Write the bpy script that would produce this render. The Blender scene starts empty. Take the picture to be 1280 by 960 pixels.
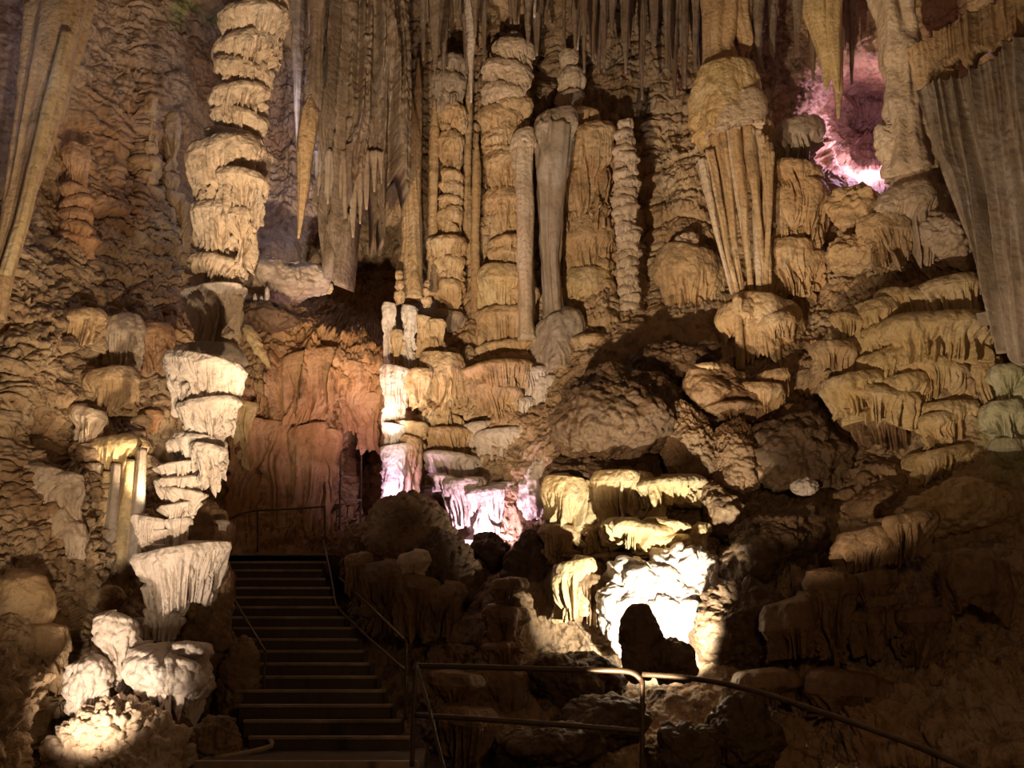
import bpy, math
import numpy as np
from mathutils import Vector, Matrix

# ------------------------------------------------------------------ camera geometry
CAM = np.array([0.0, 0.0, 1.5]); PITCH = math.radians(12.5); F = 1244.0
CP, SP = math.cos(PITCH), math.sin(PITCH)

def P(px, py, Y):
    """world point seen at pixel (px, py) at distance Y into the cave"""
    px = np.asarray(px, float); py = np.asarray(py, float); Y = np.asarray(Y, float)
    xc = (px - 640.0) / F; yc = (480.0 - py) / F
    dy = CP - SP * yc; dz = SP + CP * yc
    t = Y / dy
    return np.stack(np.broadcast_arrays(xc * t, Y + 0 * t, CAM[2] + dz * t), -1)

def mpp(py, Y):
    return Y / (CP - SP * (480.0 - py) / F) / F

# ------------------------------------------------------------------ noise (vectorised)
def _h(ix, iy, iz, seed):
    n = (ix.astype(np.uint32) * np.uint32(374761393) + iy.astype(np.uint32) * np.uint32(668265263)
         + iz.astype(np.uint32) * np.uint32(2147483647) + np.uint32((seed * 974711 + 12345) & 0xffffffff))
    n = (n ^ (n >> np.uint32(13))) * np.uint32(1274126177)
    n = (n ^ (n >> np.uint32(16))) * np.uint32(2246822519)
    return n ^ (n >> np.uint32(15))

def vn(x, y, z, seed=0):
    """smooth value noise -1..1"""
    x, y, z = np.broadcast_arrays(x, y, z)
    x0 = np.floor(x); y0 = np.floor(y); z0 = np.floor(z)
    fx = x - x0; fy = y - y0; fz = z - z0
    fx = fx * fx * (3 - 2 * fx); fy = fy * fy * (3 - 2 * fy); fz = fz * fz * (3 - 2 * fz)
    ix = x0.astype(np.int64); iy = y0.astype(np.int64); iz = z0.astype(np.int64)
    r = 0
    for a in (0, 1):
        wa = fx if a else 1 - fx
        for b in (0, 1):
            wb = fy if b else 1 - fy
            for c in (0, 1):
                wc = fz if c else 1 - fz
                r = r + wa * wb * wc * (_h(ix + a, iy + b, iz + c, seed) / 4294967295.0)
    return r * 2 - 1

def fbm(x, y, z, oct=4, seed=0, gain=.5):
    r = 0; a = 1; t = 0
    for i in range(oct):
        r = r + a * vn(x * 2 ** i, y * 2 ** i, z * 2 ** i, seed + i * 17); t += a; a *= gain
    return r / t

def ridge(x, y, z, seed=0):
    return 1 - 2 * np.abs(vn(x, y, z, seed))     # -1..1, sharp crests

def worley(x, y, z, seed=0):
    """distance to the nearest of jittered points, 0 at a lump's centre"""
    ix = np.floor(x).astype(np.int64); iy = np.floor(y).astype(np.int64); iz = np.floor(z).astype(np.int64)
    d = np.full(x.shape, 9.0)
    for a in (-1, 0, 1):
        for b in (-1, 0, 1):
            for c in (-1, 0, 1):
                h = _h(ix + a, iy + b, iz + c, seed)
                jx = (h & np.uint32(1023)) / 1023.0; jy = ((h >> np.uint32(10)) & np.uint32(1023)) / 1023.0
                jz = ((h >> np.uint32(20)) & np.uint32(1023)) / 1023.0
                d = np.minimum(d, (ix + a + jx - x) ** 2 + (iy + b + jy - y) ** 2 + (iz + c + jz - z) ** 2)
    return np.sqrt(d)

def sstep(a, b, x):
    t = np.clip((x - a) / (b - a), 0, 1); return t * t * (3 - 2 * t)

# ------------------------------------------------------------------ mesh linking
SC = bpy.context.scene
COL = SC.collection

def mesh_obj(name, V, Q, mat, parent=None, loc=None, col=None, smooth=True):
    """V (n,3) world coordinates, Q (m,4) quads; origin moved to loc (or the mesh's base)"""
    V = np.asarray(V, np.float64).reshape(-1, 3); Q = np.asarray(Q, np.int32)
    if parent is not None:
        rel = np.zeros(3); q_ = parent
        while q_ is not None:
            rel = rel + np.array(q_.location); q_ = q_.parent
        loc_ = np.zeros(3)
    else:
        if loc is None:
            c = V.mean(0); loc = np.array([c[0], c[1], V[:, 2].min()])
        rel = np.asarray(loc, float); loc_ = rel
    me = bpy.data.meshes.new(name)
    me.vertices.add(len(V)); me.vertices.foreach_set('co', (V - rel).astype(np.float32).ravel())
    k = Q.shape[1]
    me.loops.add(Q.size); me.loops.foreach_set('vertex_index', Q.ravel())
    me.polygons.add(len(Q))
    me.polygons.foreach_set('loop_start', np.arange(0, Q.size, k, dtype=np.int32))
    me.polygons.foreach_set('loop_total', np.full(len(Q), k, np.int32))
    if smooth: me.polygons.foreach_set('use_smooth', np.ones(len(Q), bool))
    me.update(calc_edges=True)
    if col is not None:
        a = me.color_attributes.new('MineralAndLight', 'FLOAT_COLOR', 'POINT')
        c4 = np.ones((len(V), 4), np.float32); c4[:, :3] = col
        a.data.foreach_set('color', c4.ravel())
    me.materials.append(mat)
    o = bpy.data.objects.new(name, me); COL.objects.link(o)
    if parent is not None:
        o.parent = parent
    else:
        o.location = loc_
    return o

def root(name, loc, label, cat, group=None):
    o = bpy.data.objects.new(name, None); COL.objects.link(o); o.location = [float(v) for v in loc]
    o.empty_display_size = .2
    return tag(o, label, cat, group)

def tag(o, label=None, cat=None, group=None, kind=None):
    if label: o['label'] = label
    if cat: o['category'] = cat
    if group: o['group'] = group
    if kind or label: o['kind'] = kind or 'thing'
    return o

def grid_quads(nv, nu, wrap):
    i = np.arange(nv - 1)[:, None]; j = np.arange(nu if wrap else nu - 1)[None, :]
    a = i * nu + j; b = i * nu + (j + 1) % nu
    return np.stack([a, b, b + nu, a + nu], -1).reshape(-1, 4)

# ------------------------------------------------------------------ shape: one flowstone bell
def bell_mesh(px, y0, y1, w, Y, dome=.3, top=.35, taper=.12, rag=.18, lam=.085, amp=1.0, seed=0,
              lean=0, depth=.8, lump=.16, pop=0, res=1.0, sub=.0, slant=None):
    A = P(px, y0, Y); B = P(px + lean, y1, Y); s = mpp((y0 + y1) / 2, Y)
    R = w * s / 2; H = A[2] - B[2]
    nu = int(np.clip(w * 4.2 * res, 48, 520)); nv = int(np.clip((y1 - y0) * 1.25 * res + 12, 26, 220))
    u = np.linspace(0, 2 * np.pi, nu, endpoint=False)[None, :]
    nd = max(6, int(nv * .3)); nc = nv - nd
    cu, su = np.cos(u), np.sin(u)
    # vertical profile
    a = np.linspace(0.02, 1, nd); q = np.linspace(0, 1, nc + 1)[1:]
    rr = np.concatenate([top * 0 + (top * np.minimum(1, a * 6) + (1 - top) * np.sin(a * np.pi / 2) ** .75) * np.minimum(1, .25 + a * 2), 1 - taper * q])
    zz = np.concatenate([-dome * (1 - np.cos(a * np.pi / 2)), -dome - (1 - dome) * q])
    qq = np.concatenate([0 * a, q])[:, None]; rr = rr[:, None]; zz = zz[:, None]
    cx = A[0] + (B[0] - A[0]) * (-zz)
    X0 = cx + R * cu; Y0 = A[1] + depth * R * su
    # grooves: narrow dark channels between rounded ribs, opening out towards the ragged hem
    lg = lam * 1.25
    zq = zz * H
    za = A[2] + zq
    wob = .5 * vn(za / .6, seed, 0, seed + 2) * lam * 3
    gx = (X0 + wob) / lg; gy = Y0 / lg
    def groove(f, wd, sd):
        n = vn(gx * f + sd, gy * f, za / (lg * 9), seed + sd)
        return np.exp(-(n / wd) ** 2)
    g1 = groove(1.25, .27, 1); g2 = groove(2.1, .36, 3); g3 = groove(.45, .11, 7)
    st = .5 + .5 * vn(gx * .8, gy * .8, seed, seed + 11)
    e1 = sstep(0, .6, qq + .25 * (st - .5) + .12 * (qq > 0))
    gr = np.maximum(np.maximum(g1, .7 * g2), 1.5 * g3)
    hem = (1 - .8 * gr[-1:]) * (.55 + .45 * vn(X0[-1:] / (lg * 1.3), Y0[-1:] / (lg * 1.3), seed, seed + 13))
    hem = hem * .7 + .35 * (.5 + .5 * vn(X0[-1:] / (R * .6 + .05), Y0[-1:] / (R * .6 + .05), seed * 1.7, seed + 5))
    if slant is None: slant = .22 * math.sin(seed * 12.9898)
    wz = zz * H * (1 + 1.25 * rag * (hem - .5) * qq) + slant * R * cu * min(1, H / R) * .8
    zabs = A[2] + wz
    lo = vn(cu * 1.7 + seed, su * 1.7, zabs / (R * 1.6 + .1), seed + 9) * lump
    dome_env = np.concatenate([np.linspace(.1, .7, nd), np.ones(nc)])[:, None]
    fl = -e1 * gr * (1.35 + 1.1 * qq) + .25 * e1 * vn(gx * 1.3, gy * 1.3, za / lg / 6, seed + 15)
    env = 1.0
    r = R * rr * (1 + lo) + amp * lam * .55 * fl
    sh = R ** .5 * sub
    if sub: r = r + sh * .10 * (shingle(X0, Y0, zabs + 0 * u, .10 + .22 * H * .5, seed) - .4) * (.5 + .5 * dome_env)
    r = r + .03 * vn(X0 / .13, Y0 / .13, zabs / .2, seed + 30)
    r = r + .026 * fbm(X0 / .08, Y0 / .08, zabs / .08, 2, seed)
    if pop:
        wl = worley(X0 / pop, Y0 / pop, zabs / (pop * 1.2), seed)
        r = r + pop * .95 * (.6 - wl ** 2) * np.minimum(1, dome_env * 3); hgt = pop * .5 * (.6 - wl ** 2) * (1 - np.minimum(1, dome_env * 1.3))
    r = np.maximum(r, R * .03)
    X = cx + r * cu; Yy = A[1] + depth * r * su; Z = zabs + 0 * u + (hgt if pop else 0)
    rows = [np.stack([X, Yy, Z], -1)]
    # underside, turned in and up
    last = rows[0][-1]
    for k, (f, up) in enumerate(((.93, .00), (.8, .05), (.55, .12), (.2, .16))):
        rows.append(np.stack([cx[-1] + (last[:, 0] - cx[-1]) * f, A[1] + (last[:, 1] - A[1]) * f, last[:, 2] * f ** 2 + last[:, 2].mean() * (1 - f ** 2) + up * H * .8 + .03 * (1 - f)], -1)[None])
    V = np.concatenate(rows, 0); n_v = V.shape[0]
    Q = grid_quads(n_v, nu, True)[:, ::-1]
    V = V.reshape(-1, 3)
    # caps
    V = np.vstack([V, [A[0], A[1], A[2] + .01], [B[0], A[1], V[-nu:, 2].mean()]])
    j = np.arange(nu); t = len(V) - 2; b = len(V) - 1; l = (n_v - 1) * nu
    Q = np.vstack([Q, np.stack([j, (j + 1) % nu, np.full(nu, t), np.full(nu, t)], -1)[:0]])
    C1 = np.stack([j[::2], (j[::2] + 1) % nu, (j[::2] + 2) % nu, np.full(len(j[::2]), t)], -1)
    C2 = np.stack([l + (j[::2] + 2) % nu, l + (j[::2] + 1) % nu, l + j[::2], np.full(len(j[::2]), b)], -1)
    return V, np.vstack([Q, C1, C2])

def bell(name, px, y0, y1, w, Y, mat, parent=None, **k):
    k.setdefault('seed', int(abs(px * 7 + y0 * 13 + w * 3)) % 991)
    if (int(np.clip(w * 4.2 * k.get('res', 1.0), 48, 520)) % 2): w += .34
    nu = int(np.clip(w * 4.2 * k.get('res', 1.0), 48, 520))
    while nu % 2:
        w += .1; nu = int(np.clip(w * 4.2 * k.get('res', 1.0), 48, 520))
    V, Q = bell_mesh(px, y0, y1, w, Y, **k)
    return mesh_obj(name, V, Q, mat, parent)

# ------------------------------------------------------------------ shape: tapered tube / stalactite / strand
def tube_mesh(pts, rad, nu=20, seed=0, rough=.12, lam=.12, flute=.25, rings=0, step=.06, rmin=.004):
    pts = np.asarray(pts, float); rad = np.asarray(rad, float)
    seg = np.linalg.norm(np.diff(pts, axis=0), axis=1); L = np.concatenate([[0], np.cumsum(seg)])
    n = int(np.clip(L[-1] / step, 6, 400)); t = np.linspace(0, L[-1], n)
    C = np.stack([np.interp(t, L, pts[:, i]) for i in range(3)], -1); R = np.interp(t, L, rad)
    if len(pts) > 2:
        for _ in range(max(2, n // 12)):
            C[1:-1] = (C[:-2] + 2 * C[1:-1] + C[2:]) / 4
    T = np.gradient(C, axis=0); T /= np.linalg.norm(T, axis=1)[:, None] + 1e-9
    ref = np.array([0, 1, 0]) if abs(T[:, 1]).mean() < .8 else np.array([0, 0, 1])
    S = np.cross(T, ref); S /= np.linalg.norm(S, axis=1)[:, None]; U = np.cross(S, T)
    u = np.linspace(0, 2 * np.pi, nu, endpoint=False)
    cu, su = np.cos(u)[None], np.sin(u)[None]; tt = t[:, None]
    f = 1 + rough * fbm(cu * 1.3 + seed, su * 1.3, tt / (lam * 4), 3, seed) + flute * .4 * ridge(cu * 2.2 + seed, su * 2.2, tt / (lam * 14), seed + 3)
    if rings:
        fr = (tt / rings + .25 * vn(cu * 1.5, su * 1.5, tt / rings * .5, seed)) % 1.0
        f = f + .28 * (np.sqrt(np.clip(1 - fr ** 2, 0, 1)) - .6) * (.7 + .5 * vn(np.floor(tt / rings), 0, 0, seed))
    r = np.maximum(R[:, None] * f, rmin)
    V = C[:, None, :] + r[..., None] * (cu[..., None] * S[:, None, :] + su[..., None] * U[:, None, :])
    V = V.reshape(-1, 3); Q = grid_quads(n, nu, True)
    V = np.vstack([V, C[0], C[-1]]); j = np.arange(0, nu, 2); l = (n - 1) * nu
    C1 = np.stack([(j + 2) % nu, (j + 1) % nu, j, np.full(len(j), len(V) - 2)], -1)
    C2 = np.stack([l + j, l + (j + 1) % nu, l + (j + 2) % nu, np.full(len(j), len(V) - 1)], -1)
    return V, np.vstack([Q, C1, C2])

def tube(name, pxy, wpx, Y, mat, parent=None, **k):
    """pxy: list of pixels; wpx: widths in pixels; Y: depth or list"""
    Ys = Y if hasattr(Y, '__len__') else [Y] * len(pxy)
    pts = [P(a[0], a[1], y) for a, y in zip(pxy, Ys)]
    rad = [w * mpp(a[1], y) / 2 for w, a, y in zip(wpx, pxy, Ys)]
    k.setdefault('seed', int(abs(pxy[0][0] * 5 + pxy[0][1] * 11)) % 997)
    V, Q = tube_mesh(pts, rad, **k)
    return mesh_obj(name, V, Q, mat, parent)

# ------------------------------------------------------------------ shape: boulder
def boulder(name, px, py, w, h, Y, mat, parent=None, depth=.8, seed=None, tilt=0, pop=0, popa=.6, lump=.25, flute=0, lam=.12,
            rough=.04, sq=1.0, scale=0, res=1.0):
    if seed is None: seed = int(abs(px * 3 + py * 7)) % 983
    C = P(px, py, Y); s = mpp(py, Y); rx = w * s / 2; rz = h * s / 2; ry = depth * rx
    nu = int(np.clip(w * 2.6 * res, 48, 420)); nu += nu % 2; nv = int(np.clip(h * 1.6 * res, 32, 300))
    u = np.linspace(0, 2 * np.pi, nu, endpoint=False)[None, :]; v = np.linspace(.015, np.pi - .015, nv)[:, None]
    sx = np.sign(np.sin(v)) * np.abs(np.sin(v)) ** sq
    n = np.stack(np.broadcast_arrays(sx * np.cos(u), sx * np.sin(u), np.cos(v) + 0 * u), -1)
    a = math.radians(tilt)
    loc = n * np.array([rx, ry, rz])
    R_ = (rx + rz) / 2
    x, y, z = [loc[..., i] for i in range(3)]
    xr = x * math.cos(a) + z * math.sin(a); zr = -x * math.sin(a) + z * math.cos(a)
    X, Yw, Z = C[0] + xr, C[1] + y, C[2] + zr
    d = lump * R_ * fbm(X / R_ * 1.1, Yw / R_ * 1.1, Z / R_ * 1.1, 3, seed) + rough * (1.6 * fbm(X / .32, Yw / .32, Z / .32, 4, seed) - .8 * np.abs(fbm(X / .2, Yw / .2, Z / .2, 3, seed + 3))) + .03 * fbm(X / .07, Yw / .07, Z / .07, 2, seed)
    if flute: d = d + flute * lam * (.6 * ridge(X / lam, Yw / lam, Z / (lam * 9), seed) + .3 * ridge(X / lam * 2, Yw / lam * 2, Z / (lam * 6), seed))
    if pop: d = d + popa * pop * (.6 - worley(X / pop, Yw / pop, Z / pop, seed) ** 2) + .4 * popa * pop * (.6 - worley(X / pop * 2.2, Yw / pop * 2.2, Z / pop * 2.2, seed) ** 2)
    if scale: d = d + shingle(X, Yw, Z, scale, seed) * scale * .5
    nn = loc / (np.linalg.norm(loc, axis=-1, keepdims=True) + 1e-9)
    nx = nn[..., 0] * math.cos(a) + nn[..., 2] * math.sin(a); nz = -nn[..., 0] * math.sin(a) + nn[..., 2] * math.cos(a)
    V = np.stack([X + nx * d, Yw + nn[..., 1] * d, Z + nz * d], -1)
    Vf = V.reshape(-1, 3); Q = grid_quads(nv, nu, True)[:, ::-1]
    Vf = np.vstack([Vf, V[0].mean(0), V[-1].mean(0)])
    j = np.arange(0, nu, 2); l = (nv - 1) * nu
    C1 = np.stack([j, (j + 1) % nu, (j + 2) % nu, np.full(len(j), len(Vf) - 2)], -1)
    C2 = np.stack([l + (j + 2) % nu, l + (j + 1) % nu, l + j, np.full(len(j), len(Vf) - 1)], -1)
    return mesh_obj(name, Vf, np.vstack([Q, C1, C2]), mat, parent)

def shingle(X, Y, Z, h, seed=0, flute=0):
    """overlapping domed lobes hanging one below the other, protruding at their lower lip, 0..1"""
    z0 = Z / h + .8 * vn(X / (h * 3), Y / (h * 3), Z / (h * 3), seed)
    i0 = np.floor(z0 + .2)
    xx = (X + .6 * Y) / (h * 1.9) + .8 * vn(X / (h * 2.2), Y / (h * 2.2), Z / (h * 2.2), seed + 1) + i0 * 0.37 + .3 * vn(i0 * 3.3, seed, 0, seed)
    u = 2 * (xx - np.floor(xx)) - 1; c = np.floor(xx)
    zz = z0 + .55 * u * u + .35 * vn(c * 5.1, i0 * 3.7, 0, seed + 2) + .12 * vn(X / (h * .35), Y / (h * .35), Z / h, seed + 3)
    fr = zz - np.floor(zz)
    k = .45 + .55 * vn(c * 2.3, i0 * 1.9, 3, seed + 5)
    p = np.sqrt(np.clip(1 - fr ** 2.2, 0, 1)) * sstep(0, .12, fr) * (.55 + .45 * np.sqrt(np.clip(1 - u * u, 0, 1))) * (.4 + k)
    if not flute: return p
    lg = flute; sx = X + .25 * vn(X / .9, Y / .9, Z / .9, seed + 6) + c * .37
    g = np.maximum(np.exp(-(vn(sx * 1.2 / lg, Y / lg, Z / (lg * 9), seed + 7) / .28) ** 2), .7 * np.exp(-(vn(sx * 2.2 / lg, Y / lg, Z / (lg * 7), seed + 8) / .36) ** 2))
    return p - .42 * g * sstep(1.0, .25, fr)

# ------------------------------------------------------------------ shape: draped curtain between two edges
def curtain_mesh(top, bot, nu, nv, lam=.25, amp=.12, thick=.25, rag=.1, seed=0, fine=1.0):
    top = np.asarray(top, float); bot = np.asarray(bot, float)
    def res(p, n):
        L = np.concatenate([[0], np.cumsum(np.linalg.norm(np.diff(p, axis=0), axis=1))]); t = np.linspace(0, L[-1], n)
        return np.stack([np.interp(t, L, p[:, i]) for i in range(3)], -1)
    T = res(top, nu); B = res(bot, nu); v = np.linspace(0, 1, nv)[:, None, None]
    s = np.linspace(0, np.linalg.norm(np.diff(top, axis=0), axis=1).sum(), nu)
    hem = ridge(s / lam, seed, 0, seed) * .5 + vn(s / (lam * 3), seed, 1, seed) * .5
    B = T + (B - T) * (1 + rag * hem)[:, None]
    G = T[None] * (1 - v) + B[None] * v
    du = np.gradient(G, axis=1); dv = np.gradient(G, axis=0); N = np.cross(du, dv)
    N /= np.linalg.norm(N, axis=-1, keepdims=True) + 1e-9
    N = np.where(N[..., 1:2] > 0, -N, N)
    ss = s[None, :]; tt = v[..., 0] * np.linalg.norm(B - T, axis=1)[None]
    w = .25 * vn(ss / 1.0, tt / 1.2, 0, seed + 1) * lam * 2
    d = amp * (ridge((ss + w) / lam, tt / (lam * 22), seed, seed) + .4 * ridge((ss + w) / lam * 2.3, tt / (lam * 12), seed, seed + 2) + .7 * vn((ss + w) / lam * .4, tt / (lam * 9), 0, seed + 3))
    d = d + fine * .02 * fbm(G[..., 0] / .08, G[..., 1] / .08, G[..., 2] / .08, 3, seed)
    Fr = G + N * d[..., None]; Bk = G - N * thick * .5
    Bk = Bk[:, ::-1]
    V = np.concatenate([Fr, Bk], 1); n2 = 2 * nu
    V[0, :] = V[0, :]
    Q = grid_quads(nv, n2, True)
    Vf = V.reshape(-1, 3)
    # close the hem
    l = (nv - 1) * n2; j = np.arange(nu - 1)
    C2 = np.stack([l + j, l + j + 1, l + n2 - 2 - j, l + n2 - 1 - j], -1)
    C1 = np.stack([n2 - 1 - j, n2 - 2 - j, j + 1, j], -1)
    return Vf, np.vstack([Q, C1, C2])

def curtain(name, top, bot, mat, parent=None, **k):
    """top, bot: lists of (px, py, Y)"""
    Tp = [P(*a) for a in top]; Bp = [P(*a) for a in bot]
    wpx = abs(top[-1][0] - top[0][0]) + abs(top[-1][1] - top[0][1]); hpx = max(abs(b[1] - a[1]) for a, b in zip((top[0], top[-1]), (bot[0], bot[-1])))
    V, Q = curtain_mesh(Tp, Bp, int(np.clip(wpx * 1.3, 30, 400)), int(np.clip(hpx * .6, 20, 260)), **k)
    return mesh_obj(name, V, Q, mat, parent)

# ------------------------------------------------------------------ materials
def rock(name, base, dark=None, stain=None, pale=None, rough=.55, bump=.25, st=.5, use_attr=False, scale=1.0, spec=.4, dirt=.5, streak=1.0):
    m = bpy.data.materials.new(name); m.use_nodes = True; nt = m.node_tree; N = nt.nodes; L = nt.links
    bs = N['Principled BSDF']; bs.inputs['Roughness'].default_value = rough
    bs.inputs['Specular IOR Level'].default_value = spec
    g = N.new('ShaderNodeNewGeometry')
    def noise(sc, det=4, ro=.6, vec=None, stretch=None, w=0.0):
        n = N.new('ShaderNodeTexNoise'); n.inputs['Scale'].default_value = sc; n.inputs['Detail'].default_value = det
        n.inputs['Roughness'].default_value = ro
        src = g.outputs['Position']
        mp = N.new('ShaderNodeMapping'); L.new(src, mp.inputs['Vector'])
        mp.inputs['Location'].default_value = (w * 3.1, w * 1.7, w)
        if stretch: mp.inputs['Scale'].default_value = stretch
        L.new(mp.outputs[0], n.inputs['Vector'])
        return n.outputs['Fac']
    def ramp(f, a, b):
        r = N.new('ShaderNodeMapRange'); r.inputs['From Min'].default_value = a; r.inputs['From Max'].default_value = b
        r.interpolation_type = 'SMOOTHSTEP'; L.new(f, r.inputs['Value']); return r.outputs[0]
    def mul(f, k):
        r = N.new('ShaderNodeMath'); r.operation = 'MULTIPLY'; L.new(f, r.inputs[0])
        if isinstance(k, float): r.inputs[1].default_value = k
        else: L.new(k, r.inputs[1])
        return r.outputs[0]
    def mix(f, a, b, typ='MIX'):
        x = N.new('ShaderNodeMix'); x.data_type = 'RGBA'; x.blend_type = typ
        if isinstance(f, float): x.inputs[0].default_value = f
        else: L.new(f, x.inputs[0])
        for s, c in ((x.inputs[6], a), (x.inputs[7], b)):
            if isinstance(c, tuple): s.default_value = (*c, 1)
            else: L.new(c, s)
        return x.outputs[2]
    dark = dark or tuple(c * .35 for c in base); stain = stain or (base[0] * .85, base[1] * .6, base[2] * .35)
    pale = pale or tuple(min(1, c * 1.3) for c in base)
    c = mix(mul(ramp(noise(1.3 * scale, 3, w=1), .45, .7), .8), base, pale)
    c = mix(mul(ramp(noise(.9 * scale, 4, w=4, stretch=(1, 1, .5)), .48, .7), st), c, stain)
    c = mix(mul(ramp(noise(9 * scale, 3, w=7, stretch=(1, 1, .08)), .45, .75), .45 * streak), c, tuple(v * .55 for v in stain))
    c = mix(mul(ramp(noise(3.2 * scale, 6, .7, w=9), .5, .68), dirt), c, dark)
    c = mix(mul(ramp(noise(26 * scale, 4, .7, w=3), .5, .75), .35), c, dark)
    if use_attr:
        a = N.new('ShaderNodeAttribute'); a.attribute_name = 'MineralAndLight'
        c = mix(1.0, c, a.outputs['Color'], 'MULTIPLY')
    L.new(c, bs.inputs['Base Color'])
    b = N.new('ShaderNodeBump'); b.inputs['Strength'].default_value = bump; b.inputs['Distance'].default_value = .05
    f1 = noise(14, 6, .65, w=2)
    v = N.new('ShaderNodeTexVoronoi'); v.inputs['Scale'].default_value = 11; L.new(g.outputs['Position'], v.inputs['Vector'])
    ad = N.new('ShaderNodeMath'); ad.operation = 'MULTIPLY_ADD'; L.new(v.outputs['Distance'], ad.inputs[0]); ad.inputs[1].default_value = -.35; L.new(f1, ad.inputs[2])
    L.new(ad.outputs[0], b.inputs['Height']); L.new(b.outputs[0], bs.inputs['Normal'])
    return m

def metal(name, col, rough=.5, met=.6):
    m = bpy.data.materials.new(name); m.use_nodes = True; nt = m.node_tree; b = nt.nodes['Principled BSDF']
    n = nt.nodes.new('ShaderNodeTexNoise'); n.inputs['Scale'].default_value = 22; n.inputs['Detail'].default_value = 4
    r = nt.nodes.new('ShaderNodeValToRGB'); r.color_ramp.elements[0].position = .35; r.color_ramp.elements[1].position = .7
    r.color_ramp.elements[0].color = (*[c * .55 for c in col], 1); r.color_ramp.elements[1].color = (*col, 1)
    nt.links.new(n.outputs['Fac'], r.inputs[0]); nt.links.new(r.outputs[0], b.inputs['Base Color'])
    b.inputs['Roughness'].default_value = rough; b.inputs['Metallic'].default_value = met
    return m
# ------------------------------------------------------------------ minerals
M_WALL = rock('cave_wall_rock', (.58, .43, .27), dark=(.10, .07, .045), stain=(.42, .22, .10), pale=(.66, .54, .40), use_attr=True, bump=1.0, dirt=.75, rough=.6)
M_TAN = rock('tan_calcite', (.60, .43, .25), dark=(.16, .11, .065), stain=(.46, .26, .12), pale=(.68, .54, .37), bump=.8, dirt=.6)
M_CREAM = rock('cream_calcite', (.66, .53, .40), dark=(.25, .19, .14), stain=(.55, .40, .26), pale=(.74, .64, .54), bump=.8, dirt=.45, st=.3)
M_PALE = rock('pale_calcite', (.74, .66, .60), dark=(.34, .27, .24), stain=(.60, .48, .38), pale=(.82, .76, .72), bump=.8, dirt=.3, st=.25)
M_GREY = rock('grey_calcite', (.42, .35, .28), dark=(.10, .08, .07), stain=(.30, .20, .13), pale=(.50, .45, .41), bump=.4, dirt=.45)
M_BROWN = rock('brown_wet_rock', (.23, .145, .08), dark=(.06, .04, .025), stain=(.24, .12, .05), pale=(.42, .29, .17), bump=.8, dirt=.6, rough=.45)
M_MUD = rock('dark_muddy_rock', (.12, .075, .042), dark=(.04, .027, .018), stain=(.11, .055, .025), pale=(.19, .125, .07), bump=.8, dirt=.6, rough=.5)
M_YEL = rock('yellow_calcite', (.68, .52, .28), dark=(.22, .16, .08), stain=(.55, .36, .16), pale=(.76, .64, .44), bump=.8, dirt=.5, rough=.45)
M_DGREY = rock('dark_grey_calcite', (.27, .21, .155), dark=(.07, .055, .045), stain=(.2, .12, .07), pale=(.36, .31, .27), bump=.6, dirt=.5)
M_ORANGE = rock('orange_calcite', (.58, .36, .20), dark=(.20, .10, .055), stain=(.50, .23, .11), pale=(.66, .46, .30), bump=.7, dirt=.5)
M_GREEN = rock('green_tinged_calcite', (.50, .50, .34), dark=(.16, .18, .11), stain=(.48, .42, .22), pale=(.66, .64, .52), bump=.5, dirt=.3)
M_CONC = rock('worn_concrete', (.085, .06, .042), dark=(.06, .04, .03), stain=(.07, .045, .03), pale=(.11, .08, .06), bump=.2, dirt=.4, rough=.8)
M_EDGE = rock('pale_step_edging', (.28, .21, .15), dark=(.12, .09, .06), stain=(.36, .26, .17), pale=(.5, .42, .33), bump=.1, dirt=.5, rough=.7)
M_RAIL = metal('painted_rail_metal', (.13, .095, .07), rough=.42, met=.5)
M_LAMP = metal('black_lamp_metal', (.05, .05, .05), rough=.5)

# ------------------------------------------------------------------ the wall of the chamber
GX = np.array([-160, 0, 160, 320, 480, 640, 800, 960, 1120, 1280, 1440.])
GY = np.array([-160, 0, 160, 320, 480, 640, 800, 960, 1120.])
GT = np.array([
 [12.5, 14.0, 16.5, 17.5, 17.5, 17.5, 17.5, 17.5, 16.5, 14.5, 12.5],
 [13.5, 15.5, 18.5, 20.5, 20.5, 20.0, 20.0, 19.5, 18.5, 16.5, 14.0],
 [13.5, 15.5, 18.5, 21.0, 21.0, 20.5, 20.5, 20.0, 19.0, 17.0, 14.5],
 [13.2, 15.0, 17.8, 20.5, 20.5, 20.0, 20.0, 19.3, 17.5, 15.5, 13.5],
 [12.8, 14.5, 17.0, 19.5, 19.5, 19.0, 18.0, 17.2, 16.2, 15.0, 13.2],
 [12.0, 13.8, 16.2, 19.3, 19.8, 18.0, 16.3, 16.0, 15.2, 14.0, 12.5],
 [11.0, 12.8, 15.2, 18.8, 16.8, 14.8, 14.9, 14.2, 13.5, 12.6, 11.5],
 [10.0, 11.6, 14.2, 17.5, 14.3, 13.2, 13.2, 12.8, 12.0, 11.3, 10.4],
 [ 9.0, 10.4, 12.8, 15.0, 13.0, 12.2, 12.0, 11.4, 10.8, 10.2,  9.4]])
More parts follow.
